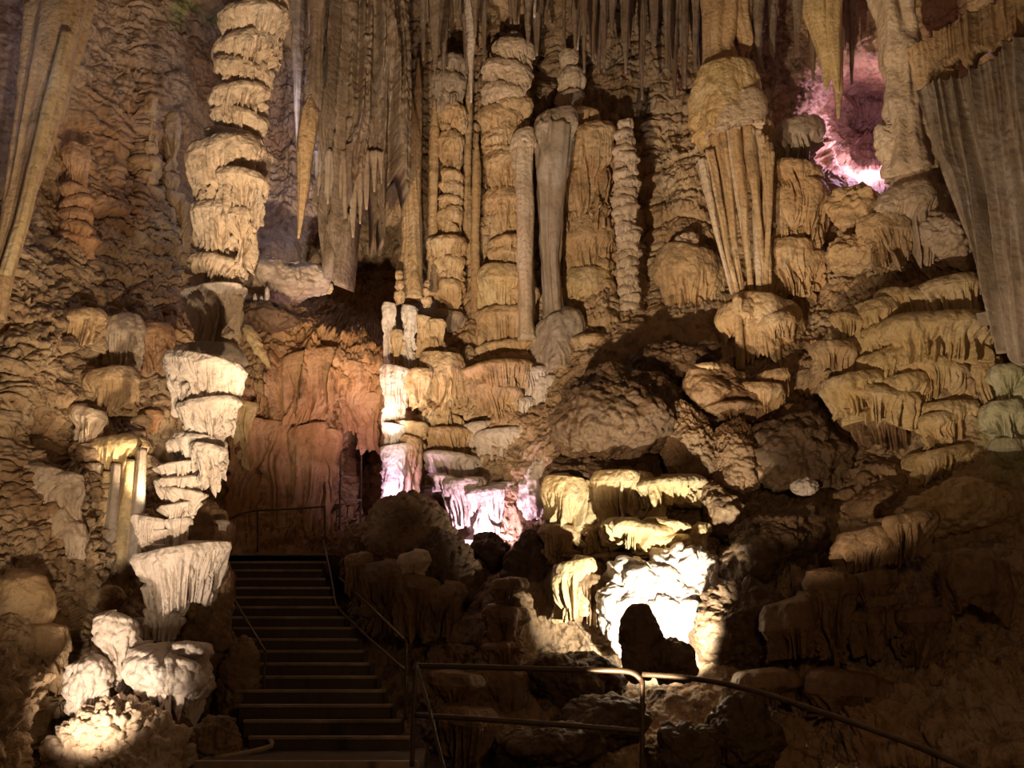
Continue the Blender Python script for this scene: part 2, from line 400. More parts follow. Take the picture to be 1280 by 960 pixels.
#          px   py   rx   ry   dY   (negative comes forward)
BUMPS = [(465, 350, 72, 72, 7.0), (1085, 165, 62, 68, 4.5), (395, 470, 110, 80, -.3), (360, 360, 60, 30, .8),
         (455, 590, 34, 62, 2.2), (360, 150, 60, 150, .7), (250, 590, 60, 80, 1.2), (240, 850, 60, 100, .8),
         (675, 75, 14, 45, 1.6), (808, 330, 10, 130, 1.0), (672, 320, 7, 110, .8), (880, 90, 26, 60, .8),
         (1048, 255, 9, 30, 1.2), (150, 215, 10, 50, .5), (165, 205, 9, 40, .7), (55, 560, 40, 60, .5),
         (45, 470, 50, 100, -.5), (20, 850, 70, 150, -.7), (120, 540, 60, 60, -.3), (60, 250, 30, 70, .6),
         (740, 560, 90, 70, -.9), (1250, 300, 60, 150, .6), (1140, 440, 120, 110, -.5), (1000, 560, 80, 60, .6),
         (1050, 640, 120, 40, -.2), (1150, 900, 120, 60, -.3), (620, 60, 80, 50, .3), (700, 830, 90, 60, .7), (630, 800, 30, 90, -.3)]
def base_Y(px, py):
    px = np.asarray(px, float); py = np.asarray(py, float)
    def cr(tab, t):      # smooth interpolation along one axis, returns index and weights
        t = np.clip(t, 0, tab - 1.001); i = np.floor(t).astype(int); f = t - i
        return i, f * f * (3 - 2 * f) * .5 + f * .5
    i, f = cr(len(GX), (px + 160) / 160); j, g = cr(len(GY), (py + 160) / 160)
    y = (GT[j, i] * (1 - f) + GT[j, i + 1] * f) * (1 - g) + (GT[j + 1, i] * (1 - f) + GT[j + 1, i + 1] * f) * g
    for bx, by, rx, ry, d in BUMPS:
        e = ((px - bx) / rx) ** 2 + ((py - by) / ry) ** 2
        y = y + d * np.exp(-np.minimum(e ** 1.5, 30))
    return y

def blob(px, py, L):
    r = 0 * px
    for bx, by, rx, ry, k in L:
        e = ((px - bx) / rx) ** 2 + ((py - by) / ry) ** 2
        r = np.maximum(r, k * np.exp(-np.minimum(e ** 2, 30)))
    return r

SCALES = [(150, 360, 170, 120, 1), (50, 430, 110, 130, 1), (430, 400, 110, 80, .9), (600, 560, 120, 60, .5), (180, 80, 110, 90, .5),
          (1100, 420, 200, 150, .6), (1100, 180, 60, 60, .9), (1160, 260, 60, 120, .5), (60, 650, 90, 120, .9), (320, 480, 60, 40, .8),
          (1050, 700, 180, 150, .6), (1180, 850, 220, 150, .7), (630, 180, 120, 130, .6), (60, 850, 100, 120, .5)]
FLUTES = [(410, 480, 110, 75, 1), (360, 610, 120, 110, 1), (130, 640, 80, 110, 1), (150, 500, 80, 50, .9), (560, 500, 120, 80, 1), (620, 620, 110, 60, 1),
          (700, 150, 330, 190, 1), (450, 120, 130, 200, 1.2), (740, 300, 120, 140, 1), (850, 250, 70, 150, 1), (1000, 250, 70, 120, 1),
          (150, 180, 80, 110, .8), (1130, 430, 190, 130, .5), (720, 670, 80, 90, .9), (1060, 780, 110, 70, .7), (60, 870, 70, 70, .6), (480, 740, 90, 80, .8), (590, 880, 80, 70, .6)]
LUMPS = [(780, 560, 130, 130, 1), (1050, 800, 330, 240, 1), (850, 740, 110, 100, 1), (40, 590, 90, 60, 1), (640, 800, 190, 150, .7), (1150, 620, 200, 60, 1),
         (770, 470, 90, 40, 1), (1150, 300, 90, 60, .9), (560, 420, 50, 30, .8)]

def wall_patch(name, x0, x1, y0=-150, y1=1110, step=1.12):
    nx = int((x1 - x0) / step); ny = int((y1 - y0) / (step * 1.05))
    px, py = np.meshgrid(np.linspace(x0, x1, nx), np.linspace(y0, y1, ny))
    B = P(px, py, base_Y(px, py))
    N = np.cross(np.gradient(B, axis=1), np.gradient(B, axis=0)); N /= np.linalg.norm(N, axis=-1, keepdims=True)
    N = np.where(N[..., 1:2] > 0, -N, N)
    X, Y, Z = B[..., 0], B[..., 1], B[..., 2]
    ws, wf, wl = blob(px, py, SCALES), blob(px, py, FLUTES), blob(px, py, LUMPS)
    wx = .12 * fbm(X / .8, Y / .8, Z / .8, 2, 5)
    d = .24 * fbm(X / 1.7, Y / 1.7, Z / 1.7, 3, 11) + .09 * fbm(X / .42, Y / .42, Z / .42, 3, 21)
    l = .13
    Xf = (X + wx) / l
    g = np.maximum(np.exp(-(vn(Xf * 1.1, Y / l, Z / (l * 12), 31) / .28) ** 2), .7 * np.exp(-(vn(Xf * 2.0, Y / l, Z / (l * 9), 33) / .36) ** 2))
    d -= (.08 + .92 * wf) * .13 * g * (.5 + .5 * vn(X / .7, Y / .7, Z / .5, 34))
    d += wf * .26 * ridge((X + wx) / .55, Y / .8, Z / 5.0, 35)
    d += .05 * (1 - 2 * np.abs(fbm(X / .25, Y / .25, Z / .25, 3, 44)))
    s1 = shingle(X, Y, Z, .42, 41, .11); s2 = shingle(X, Y, Z, .22, 42, .08)
    d += ws * (.22 * s1 + .12 * s2) + (1 - ws) * (.25 + .5 * wf) * .18 * s1
    d += wf * .24 * shingle(X, Y, Z, 1.1, 47, .13)
    wo = worley(X / .34, Y / .34, Z / .34, 51) ** 2; wo2 = worley(X / .13, Y / .13, Z / .13, 53) ** 2
    d += (.08 + .92 * wl) * (.15 * (.6 - wo) + .06 * (.6 - wo2)) + wl * .25 * fbm(X / .8, Y / .8, Z / .8, 3, 55)
    d += .03 * fbm(X / .08, Y / .08, Z / .08, 2, 61)
    V = B + N * d[..., None]
    # regional rock colours, with some light and shade painted in
    C = np.ones(px.shape + (3,))
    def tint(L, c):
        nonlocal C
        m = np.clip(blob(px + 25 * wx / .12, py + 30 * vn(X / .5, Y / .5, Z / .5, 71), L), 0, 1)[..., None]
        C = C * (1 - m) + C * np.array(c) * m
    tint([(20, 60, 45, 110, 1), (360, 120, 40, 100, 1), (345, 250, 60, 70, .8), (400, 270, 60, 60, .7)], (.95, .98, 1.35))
    tint([(450, 100, 130, 190, .8), (700, 60, 350, 90, .7), (850, 60, 60, 100, .5), (1010, 60, 70, 70, .5)], (.52, .50, .55))
    tint([(430, 430, 120, 90, .9), (370, 590, 110, 120, .7)], (1.0, .78, .58))
    tint([(120, 200, 70, 100, .8), (215, 190, 40, 70, .6), (240, 120, 30, 80, .6), (215, 420, 30, 40, .6)], (.85, .68, .52))
    tint([(800, 540, 120, 110, .85), (1060, 800, 330, 170, .55), (60, 590, 80, 60, .8), (620, 830, 200, 170, .8), (470, 740, 100, 110, .8), (1050, 590, 80, 50, .9), (70, 420, 22, 110, .6), (60, 300, 30, 60, .6)], (.45, .38, .32))  # dark rock patches; last two ellipses paint the leaning columns' cast shadow
    tint([(600, 540, 90, 60, .3), (1090, 170, 70, 90, .8)], (1.0, .80, .85))  # pink lamp glow painted into the wall colour
    tint([(250, 8, 30, 22, .9), (1265, 560, 30, 70, .7)], (.7, 1.05, .6))
    o = mesh_obj(name, V.reshape(-1, 3), grid_quads(ny, nx, False)[:, ::-1], M_WALL, loc=V.reshape(-1, 3).mean(0), col=C.reshape(-1, 3).clip(0, 1.6))
    return tag(o, kind='structure')

STEP = 1.12
wall_patch('wall_left', -160, 300, step=STEP)
wall_patch('wall_back', 298.9, 900, step=STEP)
wall_patch('wall_right', 898.9, 1440, step=STEP)

# ceiling and floor of the chamber
def sheet(name, x0, x1, y0, y1, n, zf, mat):
    X, Y = np.meshgrid(np.linspace(x0, x1, n), np.linspace(y0, y1, n)); Z = zf(X, Y)
    V = np.stack([X, Y, Z], -1).reshape(-1, 3)
    return tag(mesh_obj(name, V, grid_quads(n, n, False), mat, loc=(0, (y0 + y1) / 2, float(Z.mean())), col=np.full((n * n, 3), .8)), kind='structure')
sheet('ceiling', -13, 13, 6, 22, 260, lambda X, Y: 14.6 + .9 * fbm(X / 3, Y / 3, 0, 4, 81) + .3 * ridge(X / .5, Y / .5, 0, 83) - .10 * np.maximum(0, np.abs(X) - 6) ** 1.5, M_WALL)
sheet('floor', -9, 9, 2.5, 16, 320, lambda X, Y: -.52 + .16 * fbm(X / 1.2, Y / 1.2, 0, 4, 85) + .04 * fbm(X / .15, Y / .15, 0, 3, 87), M_MUD)

# ------------------------------------------------------------------ tiered columns and bells
def wY(px, py, off=0): return float(base_Y(px, py)) - off
def column(name, label, cat, Y, tiers, mat, group=None, part='tier', **kw):
    """tiers: (px, y_top, y_bottom, width[, overrides])"""
    t0 = tiers[-1]; r = root(name, P(t0[0], t0[2], Y), label, cat, group)
    for t in tiers:
        k = dict(kw); m = mat; dY = 0
        if len(t) > 4: k.update(t[4])
        m = k.pop('mat', mat); dY = k.pop('dY', 0)
        nm = 'crown' if t is tiers[0] else 'foot' if t is tiers[-1] else part
        bell(nm, t[0], t[1], t[2], t[3], Y + dY, m, r, **k)
    return r
def single(name, label, cat, px, y0, y1, w, Y, mat, group=None, **k):
    o = bell(name, px, y0, y1, w, Y, mat, None, **k); return tag(o, label, cat, group)

# left: the tall tiered column
column('tiered_column', 'tall pale beige column of stacked frilled tiers rising left of the dark cave opening', 'column', 15.6, [
    (322, -70, -10, 96), (320, -25, 35, 92), (318, 15, 80, 88), (308, 48, 118, 80), (303, 80, 140, 70),
    (299, 112, 168, 76), (298, 140, 195, 68), (290, 168, 212, 74, dict(taper=-.25, rag=.05)), (287, 180, 285, 106, dict(taper=.28, dome=.2)),
    (306, 215, 280, 64, dict(taper=.3, dY=-.35)), (276, 255, 345, 76, dict(dome=.18)), (303, 262, 335, 50, dict(taper=.35, rag=.35, dY=-.3)),
    (272, 322, 372, 74, dict(rag=.3)), (270, 362, 395, 82, dict(top=.7, dome=.1, taper=.2, rag=.7, mat=M_PALE)),
    (268, 370, 452, 66, dict(taper=.05, rag=.08, dome=.1, amp=1.9, lam=.11)), (262, 430, 470, 90, dict(top=.5, dome=.6, mat=M_GREY))],
    M_CREAM, lam=.085, amp=2.5, top=.55, dome=.2, rag=.3, taper=.16)
# its lower spotlit part
column('flared_stalagmite', 'pinkish white stalagmite with flared ragged tiers beside the stairs, brightly lit from below', 'stalagmite', 13.6, [
    (258, 448, 530, 108, dict(taper=.28)), (262, 500, 560, 78, dict(taper=.45, rag=.5, dY=-.1)), (252, 545, 592, 66, dict(taper=.1)), (262, 555, 612, 44, dict(rag=.5, dY=-.25)), (228, 550, 580, 44, dict(dY=.1)),
    (224, 580, 606, 62), (226, 598, 622, 64), (232, 612, 640, 60), (226, 630, 655, 52), (224, 648, 700, 34, dict(dome=.1)),
    (186, 645, 692, 44, dict(taper=.35)), (205, 662, 684, 26), (200, 680, 700, 48, dict(dY=.1)),
    (227, 684, 765, 122, dict(taper=.36, rag=.45, top=.85)), (214, 730, 772, 70, dict(taper=.3, rag=.3)), (204, 762, 800, 48, dict(rag=.4)), (184, 772, 800, 32), (222, 770, 795, 26)],
    M_PALE, lam=.07, amp=1.8, top=.8, dome=.14, rag=.36, taper=.22)
r = root('popcorn_stalagmite', P(160, 950, 12.6), 'cream knobbly popcorn stalagmite cluster glowing in the spotlight at lower left', 'stalagmite')
PK = dict(pop=.12, popa=1.25, lump=.22, lam=.07, flute=.25, rough=.03)
for a in [(146, 766, 842, 46, 12.7, .45), (158, 822, 872, 32, 12.75, .4), (110, 822, 905, 54, 12.5, .3), (172, 815, 862, 38, 12.8, .3), (192, 806, 848, 52, 12.8, .4), (214, 812, 896, 98, 12.7, .5), (236, 803, 832, 50, 12.75, .3), (196, 846, 884, 40, 12.5, .3),
          (140, 888, 930, 60, 12.25, .1), (150, 905, 960, 46, 12.0, .2)]:
    bell('knob_cluster', a[0], a[1], a[2], a[3], a[4], M_PALE if a[1] < 890 else M_CREAM, r, taper=a[5], dome=.5, top=.35, lam=.075, amp=1.8, rag=.45, pop=.085, lump=.3, depth=.9)
for a in [(146, 922, 92, 76, 12.2, 0), (190, 938, 74, 64, 12.15, 10), (98, 930, 60, 46, 12.1, -20), (222, 950, 56, 50, 12.2, 0), (118, 958, 70, 50, 11.95, 0), (165, 962, 80, 50, 11.95, 0), (78, 938, 34, 26, 12.0, 0)]:
    boulder('knob_cluster', a[0], a[1], a[2], a[3], a[4], M_CREAM, r, tilt=a[5], pop=.1, popa=1.7, lump=.3, flute=.4, lam=.07)
for a in [(146, 830, 880, 18), (165, 850, 885, 20), (172, 860, 935, 90), (150, 870, 960, 70), (205, 880, 960, 80), (110, 890, 925, 30)]:
    bell('stem', a[0], a[1], a[2], a[3], 12.95, M_BROWN, r, taper=.05, amp=1.6, lump=.2)
tag(boulder('rounded_stalagmite', 270, 930, 60, 64, 12.2, M_BROWN, pop=.06, flute=.4, lam=.06, lump=.15), 'small brown domed stalagmite on the floor left of the lowest step', 'stalagmite')

# centre: the great flowstone columns
column('flowstone_column', 'broad tan flowstone column of domed tiers in the centre, pointed grey top', 'column', 19.2, [
    (641, 38, 78, 28, dict(dome=.8, top=.1, mat=M_GREY)), (641, 52, 100, 54, dict(mat=M_CREAM)), (634, 80, 128, 62, dict(mat=M_CREAM)), (640, 88, 140, 52, dict(mat=M_CREAM)), (628, 108, 160, 62, dict(mat=M_CREAM)), (640, 125, 172, 56),
    (626, 135, 195, 58), (636, 160, 200, 50), (630, 172, 195, 56), (630, 186, 212, 50, dict(rag=.1)), (634, 192, 250, 60, dict(amp=2)),
    (630, 236, 305, 52, dict(amp=2)), (636, 260, 330, 56, dict(dY=.15)), (634, 296, 325, 46, dict(dY=-.1)), (636, 312, 345, 52), (630, 332, 394, 74, dict(dome=.38, mat=M_YEL)), (652, 358, 398, 44, dict(dY=-.15)),
    (634, 385, 434, 80, dict(taper=.02)), (640, 428, 462, 86), (642, 444, 482, 84)],
    M_TAN, lam=.075, amp=2.0, top=.45, dome=.28, rag=.22, taper=.13, depth=.75)
column('slender_tiered_column', 'slim tan tiered column of banded bells, left neighbour of the broad central column', 'column', 19.7, [
    (566, 70, 118, 40, dict(mat=M_GREY)), (560, 92, 145, 44, dict(mat=M_GREY)), (566, 130, 175, 38), (565, 166, 216, 32), (565, 214, 240, 32), (565, 228, 252, 30), (564, 246, 268, 32), (563, 260, 300, 36), (560, 298, 330, 52), (562, 322, 356, 42), (562, 350, 395, 40), (560, 390, 420, 50, dict(mat=M_GREY))],
    M_TAN, lam=.07, amp=1.4, top=.5, dome=.25, rag=.15, taper=.12)
column('fluted_column', 'wide fluted tan column with bulging domes, between smooth grey cone and knobbly pillar', 'column', 19.5, [
    (712, 62, 110, 26, dict(mat=M_CREAM)), (714, 85, 135, 34, dict(mat=M_CREAM)), (712, 115, 150, 36, dict(mat=M_CREAM)), (728, 138, 168, 48), (712, 150, 175, 46), (733, 162, 300, 84, dict(amp=2.4, rag=.1, dome=.12)), (706, 196, 290, 34, dict(amp=1.6, dY=-.2)),
    (733, 270, 350, 66, dict(dome=.42)), (745, 326, 362, 52), (735, 336, 418, 74, dict(dome=.35, lam=.09, mat=M_YEL)), (752, 350, 418, 42, dict(dY=-.2)), (730, 400, 432, 66), (722, 418, 458, 66)],
    M_TAN, lam=.08, amp=1.6, top=.45, dome=.3, rag=.2, taper=.12)
# smooth pillars
def pillar(name, label, pts, w, Y, mat, group=None, cat='column', **k):
    return tag(tube(name, pts, w, Y, mat, None, **k), label, cat, group)
r = root('smooth_column', P(660, 425, 18.75), 'smooth pale tan column with a flat face just right of the broad central tiers', 'column')
bell('crown', 655, 160, 215, 34, 18.8, M_CREAM, r, dome=.4, rag=.4)
tube('shaft', [(655, 180), (656, 260), (658, 400), (660, 425)], [20, 20, 17, 22], 18.75, M_CREAM, r, nu=40, rough=.2, flute=.5)
r = root('cone_based_column', P(700, 470, 18.9), 'smooth grey column that widens downwards into a lumpy cone base', 'column')
tube('shaft', [(692, 160), (690, 200), (688, 260), (688, 330), (692, 390), (700, 425)], [40, 36, 26, 20, 20, 44], 18.9, M_GREY, r, nu=60, flute=.9, rough=.2)
bell('crown', 693, 138, 215, 60, 18.95, M_GREY, r, dome=.35, rag=.3, taper=.3, amp=1.6, lump=.3)
bell('cone_base', 700, 388, 470, 74, 18.85, M_GREY, r, taper=-.25, dome=.55, top=.2, amp=.7, lump=.2)
bell('cone_base', 742, 420, 452, 66, 18.7, M_TAN, r, rag=.3)
bell('cone_base', 746, 434, 468, 50, 18.6, M_TAN, r, rag=.3)
# popcorn pillar
tiers = []
rng = np.random.RandomState(4)
y = 150
while y < 388:
    tiers.append((780 + (y - 150) * .03 + rng.uniform(-2, 2), y, y + 24, rng.uniform(25, 31) * (.8 if y < 180 else 1.0) + (3 if 230 < y < 300 else 0))); y += rng.uniform(9, 13)
tiers += [(784, 384, 412, 22), (786, 400, 432, 32), (786, 418, 448, 42)]
column('knobbly_column', 'thin pale knobbly column of many short scalloped rings, bright against the dark gap', 'column', 19.0, tiers, M_CREAM,
       lam=.07, amp=1.2, top=.6, dome=.3, rag=.3, taper=.1, lump=.3)
for a in [(509, 120, 365, 11, 19.4), (521, 100, 350, 9, 19.5), (541, 150, 370, 11, 19.7), (594, 195, 400, 10, 19.6), (584, 120, 330, 9, 19.9)]:
    pillar('thin_column', 'thin tan ribbed column among the slim shafts left of the broad central column', [(a[0] + 2, a[1] - 30), (a[0] + 2, a[1] + 15), (a[0], (a[1] + a[2]) / 2), (a[0] + 1, a[2])], [1, a[3] * 1.1, a[3], a[3] * 1.4], a[4], M_TAN, group='slim shafts beside the central column', nu=18, rings=.25)
pillar('broad_shaft', 'pair of straight smooth tan shafts at the right edge of the dark opening', [(512, 110), (512, 165), (514, 290), (513, 375)], [2, 20, 18, 26], 19.1, M_TAN, nu=36, flute=.9, rough=.1)
# bell with a knob
r = root('domed_stalagmite', P(860, 418, 19.2), 'big fluted bell-shaped stalagmite with a knob on top behind the hanging curtain strands', 'stalagmite')
bell('bell_body', 861, 308, 422, 92, 19.1, M_TAN, r, dome=.35, taper=.14, amp=2.0, lam=.09, rag=.25, top=.3)
boulder('knob', 857, 312, 34, 36, 19.0, M_CREAM, r, lump=.5, pop=.1)
boulder('knob', 880, 322, 26, 22, 19.0, M_GREY, r, lump=.5, pop=.1)

# chandelier
r = root('hanging_curtain_column', P(930, 455, 17.6), 'great hanging dome with long curtain strands reaching down to a draped base, right of centre', 'column')
tube('neck', [(905, -60), (903, 20), (900, 60), (906, 92)], [46, 38, 30, 40], 17.9, M_TAN, r, nu=48, flute=1.0)
tube('neck', [(925, -60), (926, 20), (934, 55), (930, 70)], [26, 20, 16, 5], 17.8, M_TAN, r, nu=32, flute=1.0)
bell('dome', 908, 74, 172, 88, 17.7, M_YEL, r, dome=.75, top=.3, taper=-.02, amp=.5, lump=.16, rag=.15, lam=.12)
bell('dome', 922, 112, 172, 66, 17.45, M_CREAM, r, dome=.8, top=.2, taper=-.05, amp=.4, lump=.3, rag=.2)
bell('flank', 888, 130, 255, 48, 17.75, M_YEL, r, dome=.3, taper=.45, lean=10, amp=1.6, rag=.3)
bell('flank', 948, 150, 215, 40, 17.8, M_TAN, r, dome=.2, taper=.3, amp=1.6, rag=.4)
rng2 = np.random.RandomState(3)
for x0, yy, x1, y1, w in [(955, 172, 962, 376, 6), (945, 160, 944, 320, 4), (878, 200, 918, 376, 7), (886, 190, 924, 376, 9), (895, 168, 930, 374, 8), (903, 164, 930, 372, 6), (911, 160, 936, 330, 7), (918, 158, 940, 372, 9), (934, 160, 955, 372, 10), (942, 163, 950, 374, 9), (950, 170, 958, 300, 7), (957, 180, 961, 260, 8), (960, 190, 957, 376, 7)]:
    q = rng2.uniform(-3, 3, 3); tube('strand', [(x0, yy), (x0 * .65 + x1 * .35 + 2 + q[0], yy * .6 + y1 * .4), (x0 * .25 + x1 * .75 + q[1], yy * .25 + y1 * .75), (x1, y1)], [w * 1.8, w * .95, w * .72 + q[2] * .3, w * .7], [17.4, 17.45 + q[2] * .03, 17.5, 17.65], M_TAN if q[0] > -1 else M_CREAM, r, nu=20, flute=1.1, rough=.3)
bell('base', 952, 370, 462, 104, 17.7, M_TAN, r, dome=.45, top=.4, taper=-.02, amp=.5, lump=.2, rag=.3)
bell('base', 925, 375, 425, 60, 17.4, M_TAN, r, dome=.5, rag=.6, amp=1.3, taper=.1)
bell('base', 968, 392, 430, 58, 17.2, M_TAN, r, dome=.45, rag=.7, amp=1.3, taper=.08)
tube('strand', [(922, 372), (924, 420), (926, 462)], [12, 10, 12], 17.1, M_TAN, r, nu=24)
column('fluted_curtain', 'fluted tan curtain of drooping folds right of the hanging dome', 'flowstone curtain', 17.9, [
    (992, 205, 262, 66), (985, 235, 330, 50, dict(rag=.3)), (1010, 225, 322, 60, dict(rag=.3)), (1000, 150, 235, 66, dict(mat=M_GREY, rag=.1, amp=2.5, dY=.4)), (990, 300, 378, 66, dict(dome=.25)), (1010, 318, 372, 64, dict(dome=.3))],
    M_TAN, lam=.10, amp=2.0, top=.5, dome=.25, rag=.25, taper=.1)
# stalactites and the leaning column right
r = root('forked_stalactite', P(1040, 0, 17.0), 'forked cream stalactite with two pointed tips hanging before the pink lit niche', 'stalactite')
tube('spike', [(1020, -60), (1026, 20), (1035, 75), (1033, 112)], [30, 34, 16, 4], 17.0, M_YEL, r, nu=28, flute=1)
tube('spike', [(1038, -60), (1040, 30), (1043, 80), (1047, 116)], [22, 22, 14, 4], 16.9, M_YEL, r, nu=28, flute=1)
pillar('short_stalactite', 'short single stalactite tip hanging lower than the forked one before the pink niche', [(1048, 60), (1048, 115), (1048, 148)], [12, 12, 3], 17.6, M_TAN, cat='stalactite', nu=20)
r = root('leaning_column', P(1150, 300, 16.3), 'pale lumpy column leaning beside the pink niche and spreading into a craggy foot', 'column')
tube('shaft', [(1095, -70), (1118, 20), (1130, 90), (1136, 160), (1140, 220)], [50, 46, 42, 46, 60], [16.4, 16.4, 16.4, 16.3, 16.3], M_CREAM, r, nu=90, rough=.3, flute=.7, lam=.1)
boulder('foot', 1140, 205, 70, 130, 16.4, M_CREAM, r, lump=.35, pop=.14, tilt=-12)
bell('foot', 1138, 232, 335, 92, 16.2, M_CREAM, r, dome=.3, amp=2.0, lam=.11, rag=.35, lump=.3)
bell('foot', 1112, 270, 345, 70, 16.1, M_TAN, r, dome=.3, amp=2.0, lam=.1, rag=.35, lump=.3)
boulder('foot', 1070, 262, 60, 70, 17.2, M_TAN, r, lump=.5, pop=.18)
boulder('foot', 1078, 318, 90, 50, 16.6, M_TAN, r, lump=.4, pop=.12)
boulder('foot', 1190, 300, 80, 60, 15.8, M_CREAM, r, lump=.5, pop=.12, tilt=30)
# big drapery far right
tag(curtain('stone_drapery', [(1148, 118, 14.6), (1175, 98, 14.4), (1215, 88, 14.1), (1250, 62, 13.7), (1290, 40, 13.2), (1400, -10, 12.2)],
        [(1238, 395, 14.3), (1255, 425, 14.1), (1275, 450, 13.8), (1310, 470, 13.4), (1360, 480, 13.0), (1480, 500, 12.0)], M_GREY, lam=.20, amp=.14, thick=.4, rag=.06),
    'huge grey brown stone drapery with long slanting folds at the right edge', 'stone curtain')
tag(curtain('fringed_ledge', [(1138, 60, 15.0), (1180, 32, 14.4), (1230, 5, 14.0), (1290, -25, 13.5), (1380, -60, 12.8)],
        [(1150, 112, 15.1), (1180, 88, 14.5), (1225, 62, 14.1), (1290, 30, 13.6), (1390, -10, 12.8)], M_TAN, lam=.12, amp=.10, thick=.6, rag=.45),
    'slanting fringed ledge above the huge drapery in the upper right corner', 'flowstone ledge')

# right terraces
TK = dict(lam=.09, amp=2.5, top=.55, dome=.3, rag=.6, taper=.1, depth=.9, lump=.2)
column('flowstone_terrace', 'wide yellow tan cascade of fringed flowstone terraces on the right wall', 'flowstone cascade', 15.6, [
    (1190, 352, 412, 118, dict(rag=.45)), (1132, 366, 412, 76), (1092, 375, 440, 60), (1170, 402, 470, 170, dict(taper=.03, rag=.3)), (1228, 410, 452, 60), (1100, 408, 470, 90, dict(dY=.1)),
    (1098, 440, 505, 84), (1128, 470, 530, 90, dict(dY=-.2)), (1160, 450, 512, 110, dict(dY=-.2)), (1065, 468, 520, 90, dict(dY=-.1, lean=10)), (1098, 488, 536, 100, dict(dY=-.2, rag=.6)), (1115, 500, 565, 130, dict(mat=M_BROWN, dY=.3)),
    (1222, 452, 600, 64, dict(dY=-.4, rag=.15, dome=.12, amp=2.2)), (1182, 503, 560, 84, dict(dY=-.35)), (1172, 515, 560, 50, dict(dY=-.6)), (1178, 560, 604, 98, dict(dY=-.5, taper=0)), (1060, 395, 425, 50), (1040, 428, 470, 60, dict(mat=M_TAN)), (1225, 592, 622, 90, dict(dY=-.6, rag=.1, amp=.6))],
    M_YEL, **TK)
column('green_tinged_flowstone', 'pale flowstone with green algae tinge at the right edge below the drapery', 'flowstone cascade', 14.6, [
    (1262, 455, 510, 56), (1255, 500, 570, 60), (1268, 550, 615, 70), (1290, 470, 600, 60)], M_GREEN, **TK)
for px, y0, y1, w, lab in [(1190, 610, 665, 110, 'lumpy yellowish ledge above the dark lower right wall'), (1110, 612, 650, 80, 'brown rounded ledge end left of the yellowish ledge')]:
    tag(boulder('rock_ledge', px, (y0 + y1) / 2, w * 1.3, (y1 - y0) * 1.1, wY(px, y1, .1), M_YEL if px > 1150 else M_BROWN, lump=.35, pop=.13, tilt=-6), lab, 'rock ledge')

# middle right: boulders with smooth legs
B = [('shoulder_boulder', 905, 500, 130, 70, 16.6, M_BROWN, dict(tilt=12), 'brown shoulder of rock directly under the draped base of the hanging dome'),
     ('smooth_boulder', 862, 560, 66, 110, 16.0, M_BROWN, dict(tilt=-10, pop=.05, popa=1.2), 'rough granular rock leg above the white glow'),
     ('smooth_boulder', 915, 580, 70, 110, 15.9, M_BROWN, dict(tilt=12, pop=.05, popa=1.2), 'rough tan rock leg right of the granular one, joined at the top'),
     ('smooth_boulder', 905, 645, 56, 90, 15.6, M_BROWN, dict(tilt=-20, pop=.05), 'lower tan rock spur pointing down at the white glow'),
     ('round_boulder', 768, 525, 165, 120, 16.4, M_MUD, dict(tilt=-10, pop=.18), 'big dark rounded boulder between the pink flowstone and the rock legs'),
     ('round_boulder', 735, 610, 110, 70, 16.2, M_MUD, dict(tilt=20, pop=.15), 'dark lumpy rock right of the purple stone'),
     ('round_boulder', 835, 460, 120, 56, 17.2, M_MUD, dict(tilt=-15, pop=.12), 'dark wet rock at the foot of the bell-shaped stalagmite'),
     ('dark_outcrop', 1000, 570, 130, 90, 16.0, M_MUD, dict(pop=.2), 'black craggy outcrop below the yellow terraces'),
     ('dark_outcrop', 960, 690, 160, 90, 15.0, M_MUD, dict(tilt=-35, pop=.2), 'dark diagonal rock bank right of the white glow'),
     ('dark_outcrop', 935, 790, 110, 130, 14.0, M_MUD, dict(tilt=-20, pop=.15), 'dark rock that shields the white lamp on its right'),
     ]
for n, px, py, w, h, Y, m, k, lab in B:
    kk = dict(lump=.4, rough=.08); kk.update(k)
    tag(boulder(n, px, py, w, h, Y, m, **kk), lab, 'boulder')
column('drip_shelf', 'row of short pale drips under the rock shoulder beside the hanging dome', 'flowstone', 16.3, [
    (952, 480, 524, 62, dict(rag=.5)), (968, 462, 500, 44), (985, 505, 560, 40, dict(mat=M_BROWN)), (880, 455, 480, 40), (915, 505, 530, 90, dict(rag=.3, mat=M_BROWN))], M_TAN, **TK)
tag(boulder('pale_lump', 1006, 609, 36, 22, 15.4, M_PALE, pop=.08, lump=.3), 'small pale lump catching light among black rocks right of centre', 'rock')

tag(boulder('small_rock', 1000, 580, 10, 9, 15.4, M_PALE, lump=.3), 'tiny pale knob just above the pale lump', 'rock')
column('lit_flowstone', 'yellow white flowstone shelf with fluted sides above the white glow', 'flowstone cascade', 15.7, [
    (712, 594, 682, 62, dict(rag=.15)), (745, 625, 692, 46, dict(rag=.15)), (775, 588, 648, 84, dict(rag=.3)), (825, 598, 636, 110, dict(rag=.35)), (800, 610, 650, 60),
    (760, 640, 700, 90, dict(mat=M_TAN, dY=.3)), (800, 652, 690, 90, dict(dY=-.5, rag=.4, lean=-10)), (835, 650, 676, 66, dict(dY=-.5)), (830, 668, 704, 110, dict(dY=-.25, rag=.5)),
    (700, 655, 700, 50, dict(mat=M_TAN)), (870, 655, 700, 40, dict(dY=-.4)), (790, 690, 718, 120, dict(mat=M_BROWN, dY=.2))], M_YEL, **TK)
single('fluted_stump', 'short fluted flowstone stump lit from the right, below the yellow white shelf', 'flowstone', 716, 698, 775, 54, 14.9, M_YEL, lam=.085, amp=2.2, dome=.25, top=.6, rag=.1, taper=.02)
